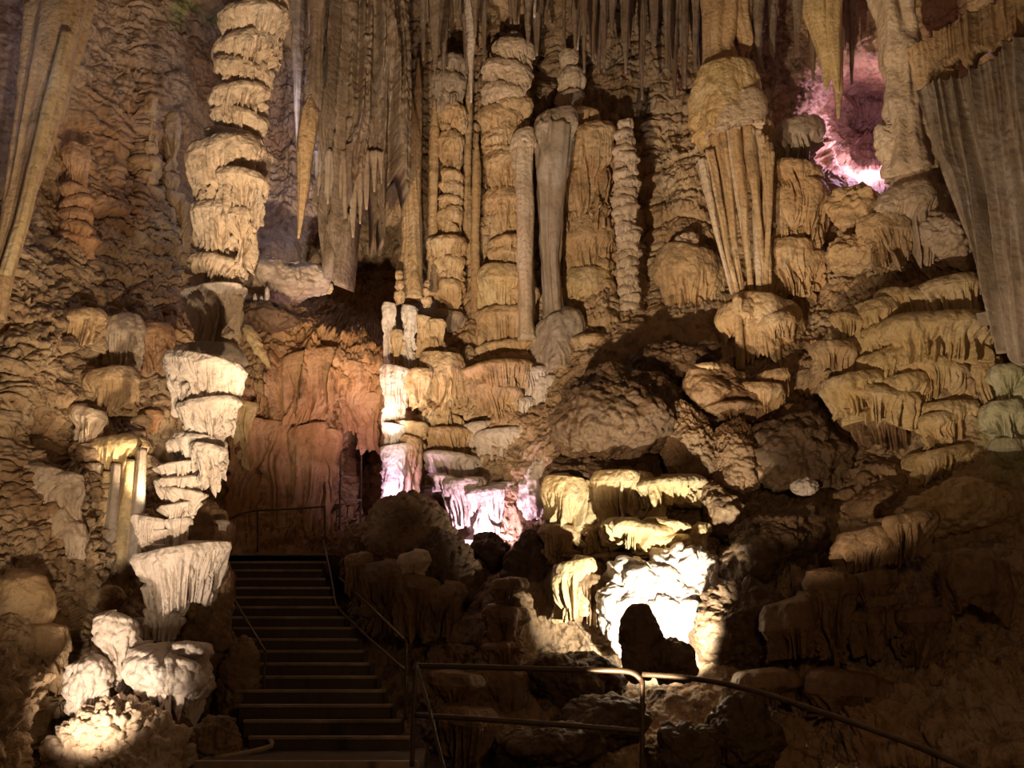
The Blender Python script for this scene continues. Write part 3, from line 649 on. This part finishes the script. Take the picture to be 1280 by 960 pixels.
single('fluted_skirt', 'dim brown fluted skirt of rock beside the short fluted stump', 'flowstone', 738, 715, 782, 80, 15.1, M_BROWN, lam=.085, amp=2.2, dome=.25, top=.6, rag=.1, taper=.02)
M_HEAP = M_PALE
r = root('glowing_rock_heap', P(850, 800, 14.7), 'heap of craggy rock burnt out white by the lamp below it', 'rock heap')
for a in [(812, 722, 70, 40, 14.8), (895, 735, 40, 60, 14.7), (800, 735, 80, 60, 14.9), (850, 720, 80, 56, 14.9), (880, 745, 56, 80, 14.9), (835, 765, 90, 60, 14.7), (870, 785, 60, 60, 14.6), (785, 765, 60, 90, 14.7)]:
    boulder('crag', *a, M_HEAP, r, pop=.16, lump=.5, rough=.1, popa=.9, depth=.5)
tag(boulder('standing_stone', 798, 800, 50, 96, 12.6, M_MUD, sq=.6, lump=.3, tilt=4), 'squared dark stone standing left of the white glow', 'boulder')
tag(boulder('wedge_stone', 838, 826, 66, 60, 12.6, M_MUD, sq=.7, lump=.4, tilt=-14), 'low dark wedge of stone in front of the white glow', 'boulder')

# pink lit region
column('pillar_flowstone', 'slim blocky flowstone pillars standing on the ledge right of the dark opening', 'flowstone', 18.7, [
    (487, 378, 460, 20, dict(mat=M_PALE)), (498, 425, 460, 22), (512, 382, 462, 24, dict(mat=M_PALE)), (530, 395, 465, 24), (545, 400, 450, 30), (495, 412, 462, 16, dict(dY=-.2))], M_TAN, lam=.08, amp=1.4, top=.7, dome=.14, rag=.2, taper=.06)
for px, y0, y1, w, lab in [(499, 338, 385, 13, 'small ringed stalagmite at the right rim of the dark opening'), (533, 350, 388, 13, 'small pointed stalagmite right of the smooth shafts'), (408, 332, 372, 16, 'stubby pale stalagmite on the orange wall at the left rim of the dark opening')]:
    column('small_stalagmite', lab, 'stalagmite', 18.6 if px > 450 else 19.0, [(px, y0 + k * (y1 - y0) * .27, y0 + k * (y1 - y0) * .27 + (y1 - y0) * .36, w * (.6 + .22 * k)) for k in range(3)], M_TAN if px > 450 else M_CREAM, lam=.05, dome=.5, top=.3, lump=.3)
column('pink_lit_pillar', 'rounded stone pillar glowing white and peach left of the fluted wall', 'flowstone', 18.2, [
    (494, 458, 530, 42, dict(rag=.1)), (522, 462, 510, 40, dict(rag=.3, mat=M_TAN)), (512, 528, 560, 46, dict(mat=M_TAN))], M_PALE, lam=.1, amp=.9, top=.8, dome=.12, taper=.15)
column('violet_lit_pillar', 'rounded stone pillar glowing violet pink under the peach one', 'flowstone', 18.0, [
    (492, 530, 575, 30, dict(rag=.1)), (496, 556, 622, 40, dict(rag=.05)), (514, 545, 618, 28, dict(rag=.1, mat=M_TAN))], M_PALE, lam=.1, amp=.9, top=.8, dome=.12, taper=.05)
column('fluted_flowstone_wall', 'tan fluted flowstone shelves stepping down between the peach pillar and the dark boulder', 'flowstone cascade', 18.6, [
    (552, 440, 545, 58, dict(rag=.2, amp=2.2)), (585, 462, 520, 40, dict(amp=2)), (620, 456, 492, 100, dict(rag=.2)), (618, 480, 528, 82, dict(lean=0)), (662, 462, 500, 60, dict(dY=.1, mat=M_PALE)),
    (646, 500, 536, 50, dict(mat=M_PALE)), (680, 470, 560, 36, dict(mat=M_PALE, rag=.4)), (560, 536, 574, 76), (540, 520, 552, 50), (600, 528, 562, 50, dict(mat=M_PALE)), (632, 536, 582, 74, dict(mat=M_PALE, dY=-.2, rag=.4)), (664, 548, 588, 50, dict(mat=M_PALE, dY=-.1)),
    (562, 566, 600, 72, dict(dY=-.3, mat=M_PALE)), (630, 572, 606, 60, dict(mat=M_ORANGE)), (650, 560, 600, 36, dict(mat=M_PALE))], M_TAN, lam=.085, amp=1.7, top=.6, dome=.22, rag=.35, taper=.06, depth=.8)
column('glowing_curtain', 'fluted stone curtain glowing pinkish white over the dark rock hollow', 'flowstone curtain', 17.7, [
    (580, 598, 660, 56, dict(rag=.1)), (610, 608, 676, 66, dict(rag=.1)), (640, 602, 664, 40, dict(rag=.1)), (560, 595, 618, 44)], M_PALE, lam=.10, amp=2.0, top=.6, dome=.14, taper=.05)
tag(boulder('violet_rock', 676, 610, 44, 90, 17.3, M_PALE, tilt=12, lump=.4, flute=.8, rough=.08), 'violet tinted rough rock beside the glowing curtain', 'rock')
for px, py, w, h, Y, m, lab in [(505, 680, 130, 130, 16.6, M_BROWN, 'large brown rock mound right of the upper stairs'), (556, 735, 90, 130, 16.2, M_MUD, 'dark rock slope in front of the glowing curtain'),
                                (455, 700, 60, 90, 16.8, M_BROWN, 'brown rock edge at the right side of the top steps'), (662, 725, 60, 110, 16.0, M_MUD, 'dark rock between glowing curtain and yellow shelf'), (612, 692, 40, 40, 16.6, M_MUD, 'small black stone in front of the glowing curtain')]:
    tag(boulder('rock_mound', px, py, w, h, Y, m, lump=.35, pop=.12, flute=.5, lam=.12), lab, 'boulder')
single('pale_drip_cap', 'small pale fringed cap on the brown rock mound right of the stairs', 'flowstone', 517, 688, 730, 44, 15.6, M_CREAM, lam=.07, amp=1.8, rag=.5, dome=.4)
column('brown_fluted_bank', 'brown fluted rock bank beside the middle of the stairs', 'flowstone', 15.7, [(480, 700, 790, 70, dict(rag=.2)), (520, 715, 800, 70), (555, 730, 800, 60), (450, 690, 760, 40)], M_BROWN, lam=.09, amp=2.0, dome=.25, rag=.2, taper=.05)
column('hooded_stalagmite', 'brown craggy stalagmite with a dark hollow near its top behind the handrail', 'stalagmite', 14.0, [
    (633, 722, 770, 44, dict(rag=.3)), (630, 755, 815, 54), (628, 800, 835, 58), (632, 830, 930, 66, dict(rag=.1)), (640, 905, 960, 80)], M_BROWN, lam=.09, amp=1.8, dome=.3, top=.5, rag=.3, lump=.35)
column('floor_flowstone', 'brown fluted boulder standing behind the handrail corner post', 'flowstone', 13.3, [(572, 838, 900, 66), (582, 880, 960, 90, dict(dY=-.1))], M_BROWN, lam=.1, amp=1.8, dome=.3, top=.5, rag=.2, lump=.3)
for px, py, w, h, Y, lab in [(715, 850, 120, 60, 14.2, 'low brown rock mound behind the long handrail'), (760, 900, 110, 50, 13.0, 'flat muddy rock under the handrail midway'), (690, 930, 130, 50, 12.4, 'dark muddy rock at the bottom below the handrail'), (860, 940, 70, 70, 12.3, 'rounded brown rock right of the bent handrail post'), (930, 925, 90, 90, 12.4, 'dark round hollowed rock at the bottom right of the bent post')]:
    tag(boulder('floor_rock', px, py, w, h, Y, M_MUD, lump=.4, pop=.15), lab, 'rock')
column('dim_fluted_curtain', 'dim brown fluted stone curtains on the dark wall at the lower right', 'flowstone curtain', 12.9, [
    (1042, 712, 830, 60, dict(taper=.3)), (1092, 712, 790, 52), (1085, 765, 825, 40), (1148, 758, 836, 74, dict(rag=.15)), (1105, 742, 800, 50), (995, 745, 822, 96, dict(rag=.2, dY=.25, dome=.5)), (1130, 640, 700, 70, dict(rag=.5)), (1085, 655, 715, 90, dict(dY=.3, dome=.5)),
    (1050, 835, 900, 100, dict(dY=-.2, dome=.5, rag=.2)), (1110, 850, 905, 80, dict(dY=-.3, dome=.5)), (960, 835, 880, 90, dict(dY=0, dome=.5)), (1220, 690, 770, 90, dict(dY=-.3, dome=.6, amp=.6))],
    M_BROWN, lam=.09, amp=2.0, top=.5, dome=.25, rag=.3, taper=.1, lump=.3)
# left bank of the stairs
for px, py, w, h, Y, lab in [(258, 790, 70, 190, 13.9, 'dark rock bank between the flared stalagmite and the stairs'), (255, 690, 60, 120, 15.0, 'shadowed rock left of the top steps'), (300, 860, 50, 130, 13.6, 'dark rock at the left ends of the lower steps')]:
    tag(boulder('stair_bank_rock', px, py, w, h, Y, M_BROWN, lump=.3, pop=.1), lab, 'boulder')

# left wall pieces
tag(tube('leaning_smooth_column', [(85, -60), (72, 30), (52, 130), (28, 230), (2, 340), (-10, 400)], [74, 66, 50, 34, 26, 30], [14.6, 14.6, 14.6, 14.5, 14.4, 14.3], M_TAN, None, nu=100, rough=.08, flute=.5), 'thick smooth tan column leaning out of the picture at the upper left', 'column')
tag(tube('leaning_thin_column', [(84, 40), (64, 120), (44, 200), (26, 280), (6, 345)], [12, 14, 12, 14, 16], 14.2, M_YEL, None, nu=36, rough=.1, flute=.3), 'thin column leaning along the right side of the thick smooth one', 'column')
for px, y0, y1, w, lab in [(150, 120, 265, 30, 'ribbed brown column with a lumpy foot, left of a pair on the upper left wall'), (187, 118, 270, 26, 'ribbed brown column in the middle of the upper left wall'), (215, 140, 330, 28, 'lumpy brown column beside the tall frilled one'), (96, 178, 310, 42, 'faint reddish rounded column behind the leaning columns'), (232, 250, 420, 22, 'beaded brown ridge running down beside the tall frilled column')]:
    column('ribbed_column', lab, 'column', wY(px, (y0 + y1) / 2, .25), [(px, y0, y0 + (y1 - y0) * .55, w * .8, dict(amp=2.2))] + [(px + (i % 2) * 3 - 1, y0 + (y1 - y0) * (.4 + .12 * i), y0 + (y1 - y0) * (.4 + .12 * i + .22), w * (.85 + .1 * i)) for i in range(5)],
           M_ORANGE if px == 96 else M_TAN, lam=.08, amp=1.4, dome=.3, top=.5, rag=.15, lump=.25)
LW = [(135, 462, 528, 76, M_TAN, 'fluted block of flowstone on the left wall just left of the flared stalagmite'), (190, 405, 470, 56, M_ORANGE, 'orange fluted drape on the left wall beside the base of the frilled column'), (150, 395, 480, 60, M_CREAM, 'slanting fluted drape on the left wall above the fluted block'),
      (110, 508, 560, 46, M_CREAM, 'small pale drape left of the yellow tufted column'), (100, 390, 440, 70, M_TAN, 'broad scaly terrace low on the left wall'), (190, 512, 542, 30, M_ORANGE, 'small orange drip cushion beside the flared stalagmite')]
for px, y0, y1, w, m, lab in LW:
    single('wall_drape', lab, 'flowstone', px, y0, y1, w, wY(px, y1, .2), m, lam=.085, amp=1.8, dome=.3, top=.5, rag=.15, taper=.02)
r = root('fluted_wall_column', P(140, 740, 15.4), 'yellow and grey fluted column with a tufted top standing on the left wall', 'column')
bell('tufted_top', 150, 545, 600, 70, 15.6, M_YEL, r, rag=.4, amp=1.8, lump=.3)
for px, y0, y1, w, m in [(112, 580, 745, 26, M_CREAM), (128, 590, 720, 16, M_YEL), (140, 580, 735, 18, M_GREY), (156, 575, 745, 18, M_YEL), (172, 560, 720, 14, M_GREY), (98, 600, 720, 16, M_GREY)]:
    tube('flute', [(px + 6, y0), (px, (y0 + y1) / 2), (px - 6, y1)], [w * .7, w, w * 1.1], 15.35, m, r, nu=28, flute=.5)
column('pale_terrace', 'pale cream rounded terraces stepping down at the far left', 'flowstone cascade', 14.3, [
    (55, 580, 650, 60), (80, 590, 655, 50), (35, 610, 660, 40), (62, 635, 690, 60), (45, 680, 730, 70), (90, 650, 700, 40)], M_CREAM, lam=.11, amp=1.0, dome=.45, top=.5, rag=.2, lump=.25)
column('bulging_flowstone', 'big dim tan bulge of flowstone in the bottom left corner', 'flowstone cascade', 12.9, [
    (5, 720, 830, 110, dict(dome=.5)), (45, 775, 850, 90, dict(dome=.5)), (10, 815, 930, 120), (50, 830, 900, 60)], M_TAN, lam=.12, amp=1.0, dome=.35, top=.45, rag=.2, lump=.25)
column('small_fringed_ledge', 'small fringed ledge between the fluted wall column and the popcorn stalagmite', 'flowstone', 14.9, [(125, 735, 780, 60, dict(rag=.4)), (95, 745, 790, 34)], M_TAN, lam=.08, amp=1.6, dome=.4)
single('pale_ledge_tip', 'small pale tip of rock catching light left of the upper handrail', 'rock', 278, 650, 664, 16, 14.6, M_PALE)

# niche above the stairs
column('niche_curtain', 'orange fluted curtain of stone above the head of the stairs', 'flowstone curtain', 19.3, [
    (385, 440, 532, 96, dict(rag=.12)), (440, 450, 545, 60, dict(rag=.3)), (340, 430, 520, 50, dict(rag=.2)), (462, 490, 560, 36, dict(rag=.4))], M_ORANGE, lam=.13, amp=1.5, dome=.2, top=.6, taper=.0, depth=.5, rag=.15)
column('niche_pillar', 'dim orange wall of fluted pillars behind the head of the stairs', 'flowstone', 19.2, [
    (310, 520, 700, 60, dict(rag=.02)), (345, 525, 705, 46, dict(rag=.02)), (385, 530, 705, 56, dict(rag=.02)), (413, 535, 705, 36, dict(rag=.02)), (305, 500, 590, 30, dict(mat=M_YEL, dY=-.5, rag=.2)), (292, 505, 560, 24, dict(mat=M_YEL, dY=-.6, rag=.3))], M_ORANGE, lam=.16, amp=1.4, dome=.08, top=.6, taper=.0, depth=.5, rag=.05)

# ceiling stalactites
def stal(px, ytip, w, Y, lab, m=M_DGREY, group=None, y0=-70, lean=0, name='stalactite'):
    return tag(tube(name, [(px - lean, y0), (px - lean * .4, y0 + (ytip - y0) * .55), (px, ytip)], [w * 1.25, w * .8, 2.2], Y, m, None, nu=20, flute=1.0, rough=.45, rings=.3), lab, 'stalactite', group)
r = root('ochre_stalactite', P(384, 60, 16.7), 'lone ochre stalactite with a sharp tip hanging before the purple grey wall', 'stalactite')
tube('stem', [(398, -60), (396, 60), (392, 125), (388, 165)], [20, 12, 20, 16], 16.75, M_DGREY, r, nu=32, flute=1, rough=.4)
tube('tip', [(389, 118), (387, 140), (383, 180), (380, 235), (373, 298)], [3, 17, 18, 12, 2], 16.6, M_TAN, r, nu=32, flute=.9, rough=.3)
tag(boulder('ledge_rock', 352, 352, 120, 46, 18.6, M_GREY, lump=.4, rough=.08, flute=.3), 'smooth grey brown rock ledge right of the frilled column', 'rock')
tag(boulder('ledge_rock', 392, 345, 46, 36, 18.4, M_GREY, lump=.4, rough=.08), 'small rounded rock at the end of the grey brown ledge', 'rock')
tag(boulder('slanting_rib', 322, 432, 14, 60, 17.4, M_YEL, lump=.4, rough=.08, tilt=-32), 'slanting yellowish stone rib at the foot of the frilled column', 'rock')
for px, y0, y1, w, lab in [(334, 358, 380, 7, 'tiny white stalagmite, tallest of three beside the frilled column'), (327, 370, 381, 6, 'tiny white stalagmite, middle one of three beside the frilled column'), (319, 367, 381, 6, 'tiny white stalagmite, left one of three beside the frilled column')]:
    tag(tube('tiny_stalagmite', [(px, y0), (px, y0 + 4), (px, y1)], [2, w * .8, w], 17.6, M_PALE, None, nu=16, rough=.3), lab, 'stalagmite')
tag(boulder('dark_ledge', 325, 396, 80, 36, 17.9, M_MUD, lump=.4, rough=.1, pop=.1), 'dark muddy ledge under the three tiny white stalagmites', 'rock')
tag(curtain('hanging_stone_mass', [(395, -70, 18.0), (450, -70, 17.6), (515, -70, 17.9)], [(390, 235, 18.2), (435, 285, 17.8), (508, 225, 18.1)], M_DGREY, lam=.20, amp=.26, thick=.9, rag=.4, fine=3.5), 'massive grey brown hanging rock curtain ending in a drip fringe above the dark opening', 'stone curtain')
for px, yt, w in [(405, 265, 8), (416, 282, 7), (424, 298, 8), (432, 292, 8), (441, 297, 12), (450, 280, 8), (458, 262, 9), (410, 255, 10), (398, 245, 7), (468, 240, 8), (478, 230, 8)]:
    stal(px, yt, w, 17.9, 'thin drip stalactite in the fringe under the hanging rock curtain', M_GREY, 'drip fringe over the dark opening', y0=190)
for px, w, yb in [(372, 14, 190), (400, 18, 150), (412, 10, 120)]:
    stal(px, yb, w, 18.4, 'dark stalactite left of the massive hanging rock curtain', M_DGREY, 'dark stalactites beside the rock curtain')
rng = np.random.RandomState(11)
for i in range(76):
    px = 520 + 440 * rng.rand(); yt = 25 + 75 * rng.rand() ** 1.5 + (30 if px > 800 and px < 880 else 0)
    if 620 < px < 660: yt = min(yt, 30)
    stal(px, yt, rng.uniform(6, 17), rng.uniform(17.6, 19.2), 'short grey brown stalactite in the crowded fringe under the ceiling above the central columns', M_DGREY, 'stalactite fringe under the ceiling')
for px, yt, w, lab in [(589, 128, 12, 'long thin pale stalactite left of the pointed grey column top'), (722, 62, 9, 'thin white tipped stalactite above the fluted column'), (668, 22, 8, 'tiny white tipped stalactite at the top right of the pointed column top')]:
    stal(px, yt, w, 18.3, lab, M_PALE)
for i in range(12):
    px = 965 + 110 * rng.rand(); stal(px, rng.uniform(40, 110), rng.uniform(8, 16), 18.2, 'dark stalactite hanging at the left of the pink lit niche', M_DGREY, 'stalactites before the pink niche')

# ------------------------------------------------------------------ stairs, landing, rails
xL0, Yb, Yt, NS = None, 12.4, 17.6, 17
A0 = P(322, 908, Yb); A1 = P(512, 908, Yb); T0 = P(285, 692, Yt); T1 = P(412, 692, Yt)
z_land = float(P(400, 945, 11.9)[2])
stair = root('staircase', (float((A0[0] + A1[0]) / 2), Yb, z_land), 'flight of dark concrete steps with pale edges climbing to the niche on the left', 'staircase')
def box(name, c, m, parent, e=.01):
    """c: 8 corners (bottom 4 ccw, top 4)"""
    V = np.array(c, float); Q = np.array([[0, 3, 2, 1], [4, 5, 6, 7], [0, 1, 5, 4], [1, 2, 6, 5], [2, 3, 7, 6], [3, 0, 4, 7]])
    o = mesh_obj(name, V, Q, m, parent, smooth=False)
    b = o.modifiers.new('edge', 'BEVEL'); b.width = e; b.segments = 2
    return o
def slab(name, x0, x1, y0, y1, z0, z1, m, parent, e=.01):
    return box(name, [(x0, y0, z0), (x1, y0, z0), (x1, y1, z0), (x0, y1, z0), (x0, y0, z1), (x1, y0, z1), (x1, y1, z1), (x0, y1, z1)], m, parent, e)
z0 = z_land; zt = float(T0[2]); rise = (zt - z0) / NS; run = (Yt - Yb) / (NS - 1)
for i in range(NS):
    f = i / (NS - 1); yy = Yb + run * i; z1 = z0 + rise * (i + 1)
    xl = -3.15 * 1 + 0; 
    xl = A0[0] + (T0[0] - A0[0]) * min(1, f * 1.25) - .1; xr = A1[0] + (T1[0] - A1[0]) * min(1, f * 1.15)
    st = slab('step', xl, xr, yy, yy + run + .12, z1 - rise * 1.4, z1 - .02, M_CONC, stair)
    slab('nosing', xl, xr, yy - .025, yy + .05, z1 - .035, z1 + .004, M_EDGE, st, .006)
ld = root('landing', P(400, 950, 11.6), 'dark concrete landing slab with a curved curb at the foot of the steps', 'landing')
La = P(262, 952, 11.7); Lb = P(520, 955, 11.7)
slab('slab', La[0] - .1, Lb[0] + .05, 11.5, 12.6, z_land - .3, z_land, M_CONC, ld)
slab('edging', La[0] - .1, Lb[0] + .05, 11.44, 11.52, z_land - .1, z_land + .012, M_EDGE, ld)
V, Q = tube_mesh([P(268, 948, 11.75), P(300, 943, 11.95), P(335, 935, 12.15), P(343, 930, 12.3), P(336, 925, 12.4)], [.03] * 5, nu=12, flute=0)
mesh_obj('curb', V, Q, M_EDGE, ld)
slab('platform', T0[0] - .6, T1[0] + 1.2, Yt, 19.6, zt - .4, zt - .02, M_CONC, stair)

def railing(name, label, rails, posts, w=.045):
    """rails: list of lists of (px,py,Y); posts likewise (top, bottom)"""
    p0 = P(*posts[0][-1]); r = root(name, p0, label, 'railing')
    for nm, L, ww in [('rail', q, w) for q in rails] + [('post', q, w * .9) for q in posts]:
        pts = [P(*a) for a in L]
        V, Q = tube_mesh(pts, [ww / 2] * len(pts), nu=14, rough=0, flute=0, step=.05); mesh_obj(nm, V, Q, M_RAIL, r)
    return r
railing('front_handrail', 'long rusty brown metal handrail crossing the foreground left of the bent post',
    [[(521, 832, 10.4), (600, 834, 10.3), (700, 837, 10.2), (770, 838, 10.1), (790, 839, 10.08), (799, 843, 10.07), (803, 852, 10.07)], [(519, 894, 10.4), (600, 899, 10.3), (700, 906, 10.2), (801, 914, 10.07)]],
    [[(803, 850, 10.07), (803, 905, 10.07), (802, 985, 10.07)], [(520, 832, 10.4), (517, 890, 10.4), (515, 958, 10.4)]], w=.055)
railing('side_handrail', 'brown metal handrail curving down to the lower right corner from the bent post',
    [[(804, 843, 10.05), (850, 846, 9.8), (900, 853, 9.5), (960, 868, 9.1), (1020, 888, 8.7), (1080, 908, 8.3), (1140, 930, 7.9), (1230, 968, 7.4)]], [[(1168, 941, 7.75), (1168, 1100, 7.75)]], w=.05)
railing('diagonal_rail', 'thin grey metal rail running down diagonally beside the corner post', [[(521, 832, 10.3), (535, 880, 9.9), (556, 965, 9.4)]], [[(556, 965, 9.4), (556, 1040, 9.4)]], w=.03)
railing('left_stair_rail', 'thin double metal rail down the left side of the stairs', [[(274, 718, 15.6), (300, 762, 14.6), (332, 815, 13.6)], [(272, 765, 15.6), (300, 805, 14.6), (327, 852, 13.6)]],
    [[(274, 718, 15.6), (273, 800, 15.6)], [(332, 815, 13.6), (327, 910, 13.6)]], w=.035)
railing('right_stair_rail', 'thin double metal rail bending down the right side of the stairs', [[(404, 676, 17.2), (414, 720, 16.4), (420, 758, 15.8), (460, 797, 14.2), (507, 838, 12.5)], [(424, 722, 16.4), (462, 757, 14.6), (506, 800, 12.6)]],
    [[(420, 758, 15.8), (419, 805, 15.8)], [(508, 800, 12.5), (507, 900, 12.5)]], w=.035)
railing('niche_handrail', 'thin handrail across the fluted niche wall at the head of the stairs', [[(284, 650, 17.8), (300, 642, 17.9), (322, 638, 18.0), (370, 636, 18.0), (406, 633, 18.1)]], [[(322, 638, 18.0), (322, 690, 18.0)], [(406, 633, 18.1), (406, 690, 18.1)]], w=.035)
r = root('back_passage_steps', P(438, 655, 19.4), 'short pale metal rungs in the dark passage right of the niche', 'ladder')
for y_, xa, xb in [(623, 427, 452), (647, 430, 444), (595, 427, 440), (680, 424, 436)]:
    V, Q = tube_mesh([P(xa, y_, 19.2), P(xb, y_ + 2, 19.2)], [.018, .018], nu=10, rough=0, flute=0); mesh_obj('rung', V, Q, M_EDGE, r)
for xa in (426, 452):
    V, Q = tube_mesh([P(xa, 560, 19.25), P(xa - 2, 700, 19.25)], [.02, .02], nu=10, rough=0, flute=0); mesh_obj('side_rail', V, Q, M_RAIL, r)

# ------------------------------------------------------------------ lamps of the show cave, and an added fill light
def spot(name, pos, target, col, W, size=60, blend=.5, rad=.08):
    l = bpy.data.lights.new(name, 'SPOT'); l.energy = W; l.color = col; l.spot_size = math.radians(size); l.spot_blend = blend; l.shadow_soft_size = rad
    o = bpy.data.objects.new(name, l); COL.objects.link(o); o.location = [float(v) for v in pos]
    d = Vector([float(v) for v in target]) - o.location; o.rotation_euler = d.to_track_quat('-Z', 'Y').to_euler()
    return o
def point(name, pos, col, W, rad=.1):
    l = bpy.data.lights.new(name, 'POINT'); l.energy = W; l.color = col; l.shadow_soft_size = rad
    o = bpy.data.objects.new(name, l); COL.objects.link(o); o.location = [float(v) for v in pos]; return o
WARM = (1.0, .71, .43)
def flood(pos, tx, ty, elev, W, size, blend=.4, col=WARM):
    d = math.hypot(tx - pos[0], ty - pos[1]); return spot('warm_floodlight', pos, (tx, ty, pos[2] + d * math.tan(math.radians(elev))), col, W, size, blend)
flood((-2.3, 8.2, .4), 1.1, 19.5, 46, 4500, 60)
flood((-1.0, 8.4, .3), -4.6, 15.6, 45, 1900, 60, .6)
flood((.4, 9.0, .3), 6.3, 15.6, 38, 1750, 44, .3)
spot('left_wall_lamp', P(200, 640, 14.9), P(170, 310, 17.6), (1, .74, .48), 220, 84, .6)
spot('low_wall_lamp', (-3.2, 8, .1), P(130, 400, 16.0), (1, .72, .45), 1200, 54, .9)
spot('white_spotlight', (-4.8, 10.3, -.12), P(165, 820, 12.8), (1, .76, .54), 430, 50, .7)
spot('white_spotlight', (-3.3, 8.0, .1), P(235, 600, 13.6), (1, .72, .50), 200, 28, .6)
spot('white_floodlight', P(856, 830, 12.9), P(812, 735, 15.0), (1, .89, .68), 1200, 84, .5, .05)
spot('pink_lamp', P(610, 684, 16.9), P(612, 610, 17.9), (1, .62, .78), 210, 130, .5)
spot('peach_lamp', P(483, 540, 17.6), P(500, 470, 18.3), (1, .62, .45), 80, 100, .5)
spot('violet_lamp', P(484, 626, 17.5), P(502, 560, 18.2), (1, .58, .85), 50, 100, .5)
spot('rose_lamp', P(455, 545, 17.4), P(420, 430, 19.5), (1, .52, .42), 70, 130, .8)
point('niche_lamp', P(1082, 190, 20.0), (.98, .60, .95), 115)
point('upper_cave_lamp', P(350, 120, 17.6), (.85, .80, 1.0), 60)
point('upper_left_lamp', P(-60, 40, 12.8), (.85, .8, 1.0), 15)
point('fill_light', (2.5, 3.5, 3.2), (1, .56, .26), 230, .3)  # added fill near the camera, lifts the dark lower rocks
point('ledge_lamp', P(768, 488, 17.0), (1, .92, .8), 25, .04)

cam = bpy.data.cameras.new('camera'); co = bpy.data.objects.new('camera', cam); COL.objects.link(co)
co.location = CAM; co.rotation_euler = (math.pi / 2 + PITCH, 0, 0)
cam.sensor_width = 36; cam.lens = 36 * F / 1280; cam.clip_end = 200
SC.camera = co
w = bpy.data.worlds.new('cave_air'); SC.world = w; w.use_nodes = True
w.node_tree.nodes['Background'].inputs[0].default_value = (1, .62, .38, 1); w.node_tree.nodes['Background'].inputs[1].default_value = .012
SC.view_settings.view_transform = 'Standard'; SC.view_settings.look = 'None'; SC.view_settings.exposure = 0; SC.view_settings.gamma = 1
SC.view_settings.use_curve_mapping = False
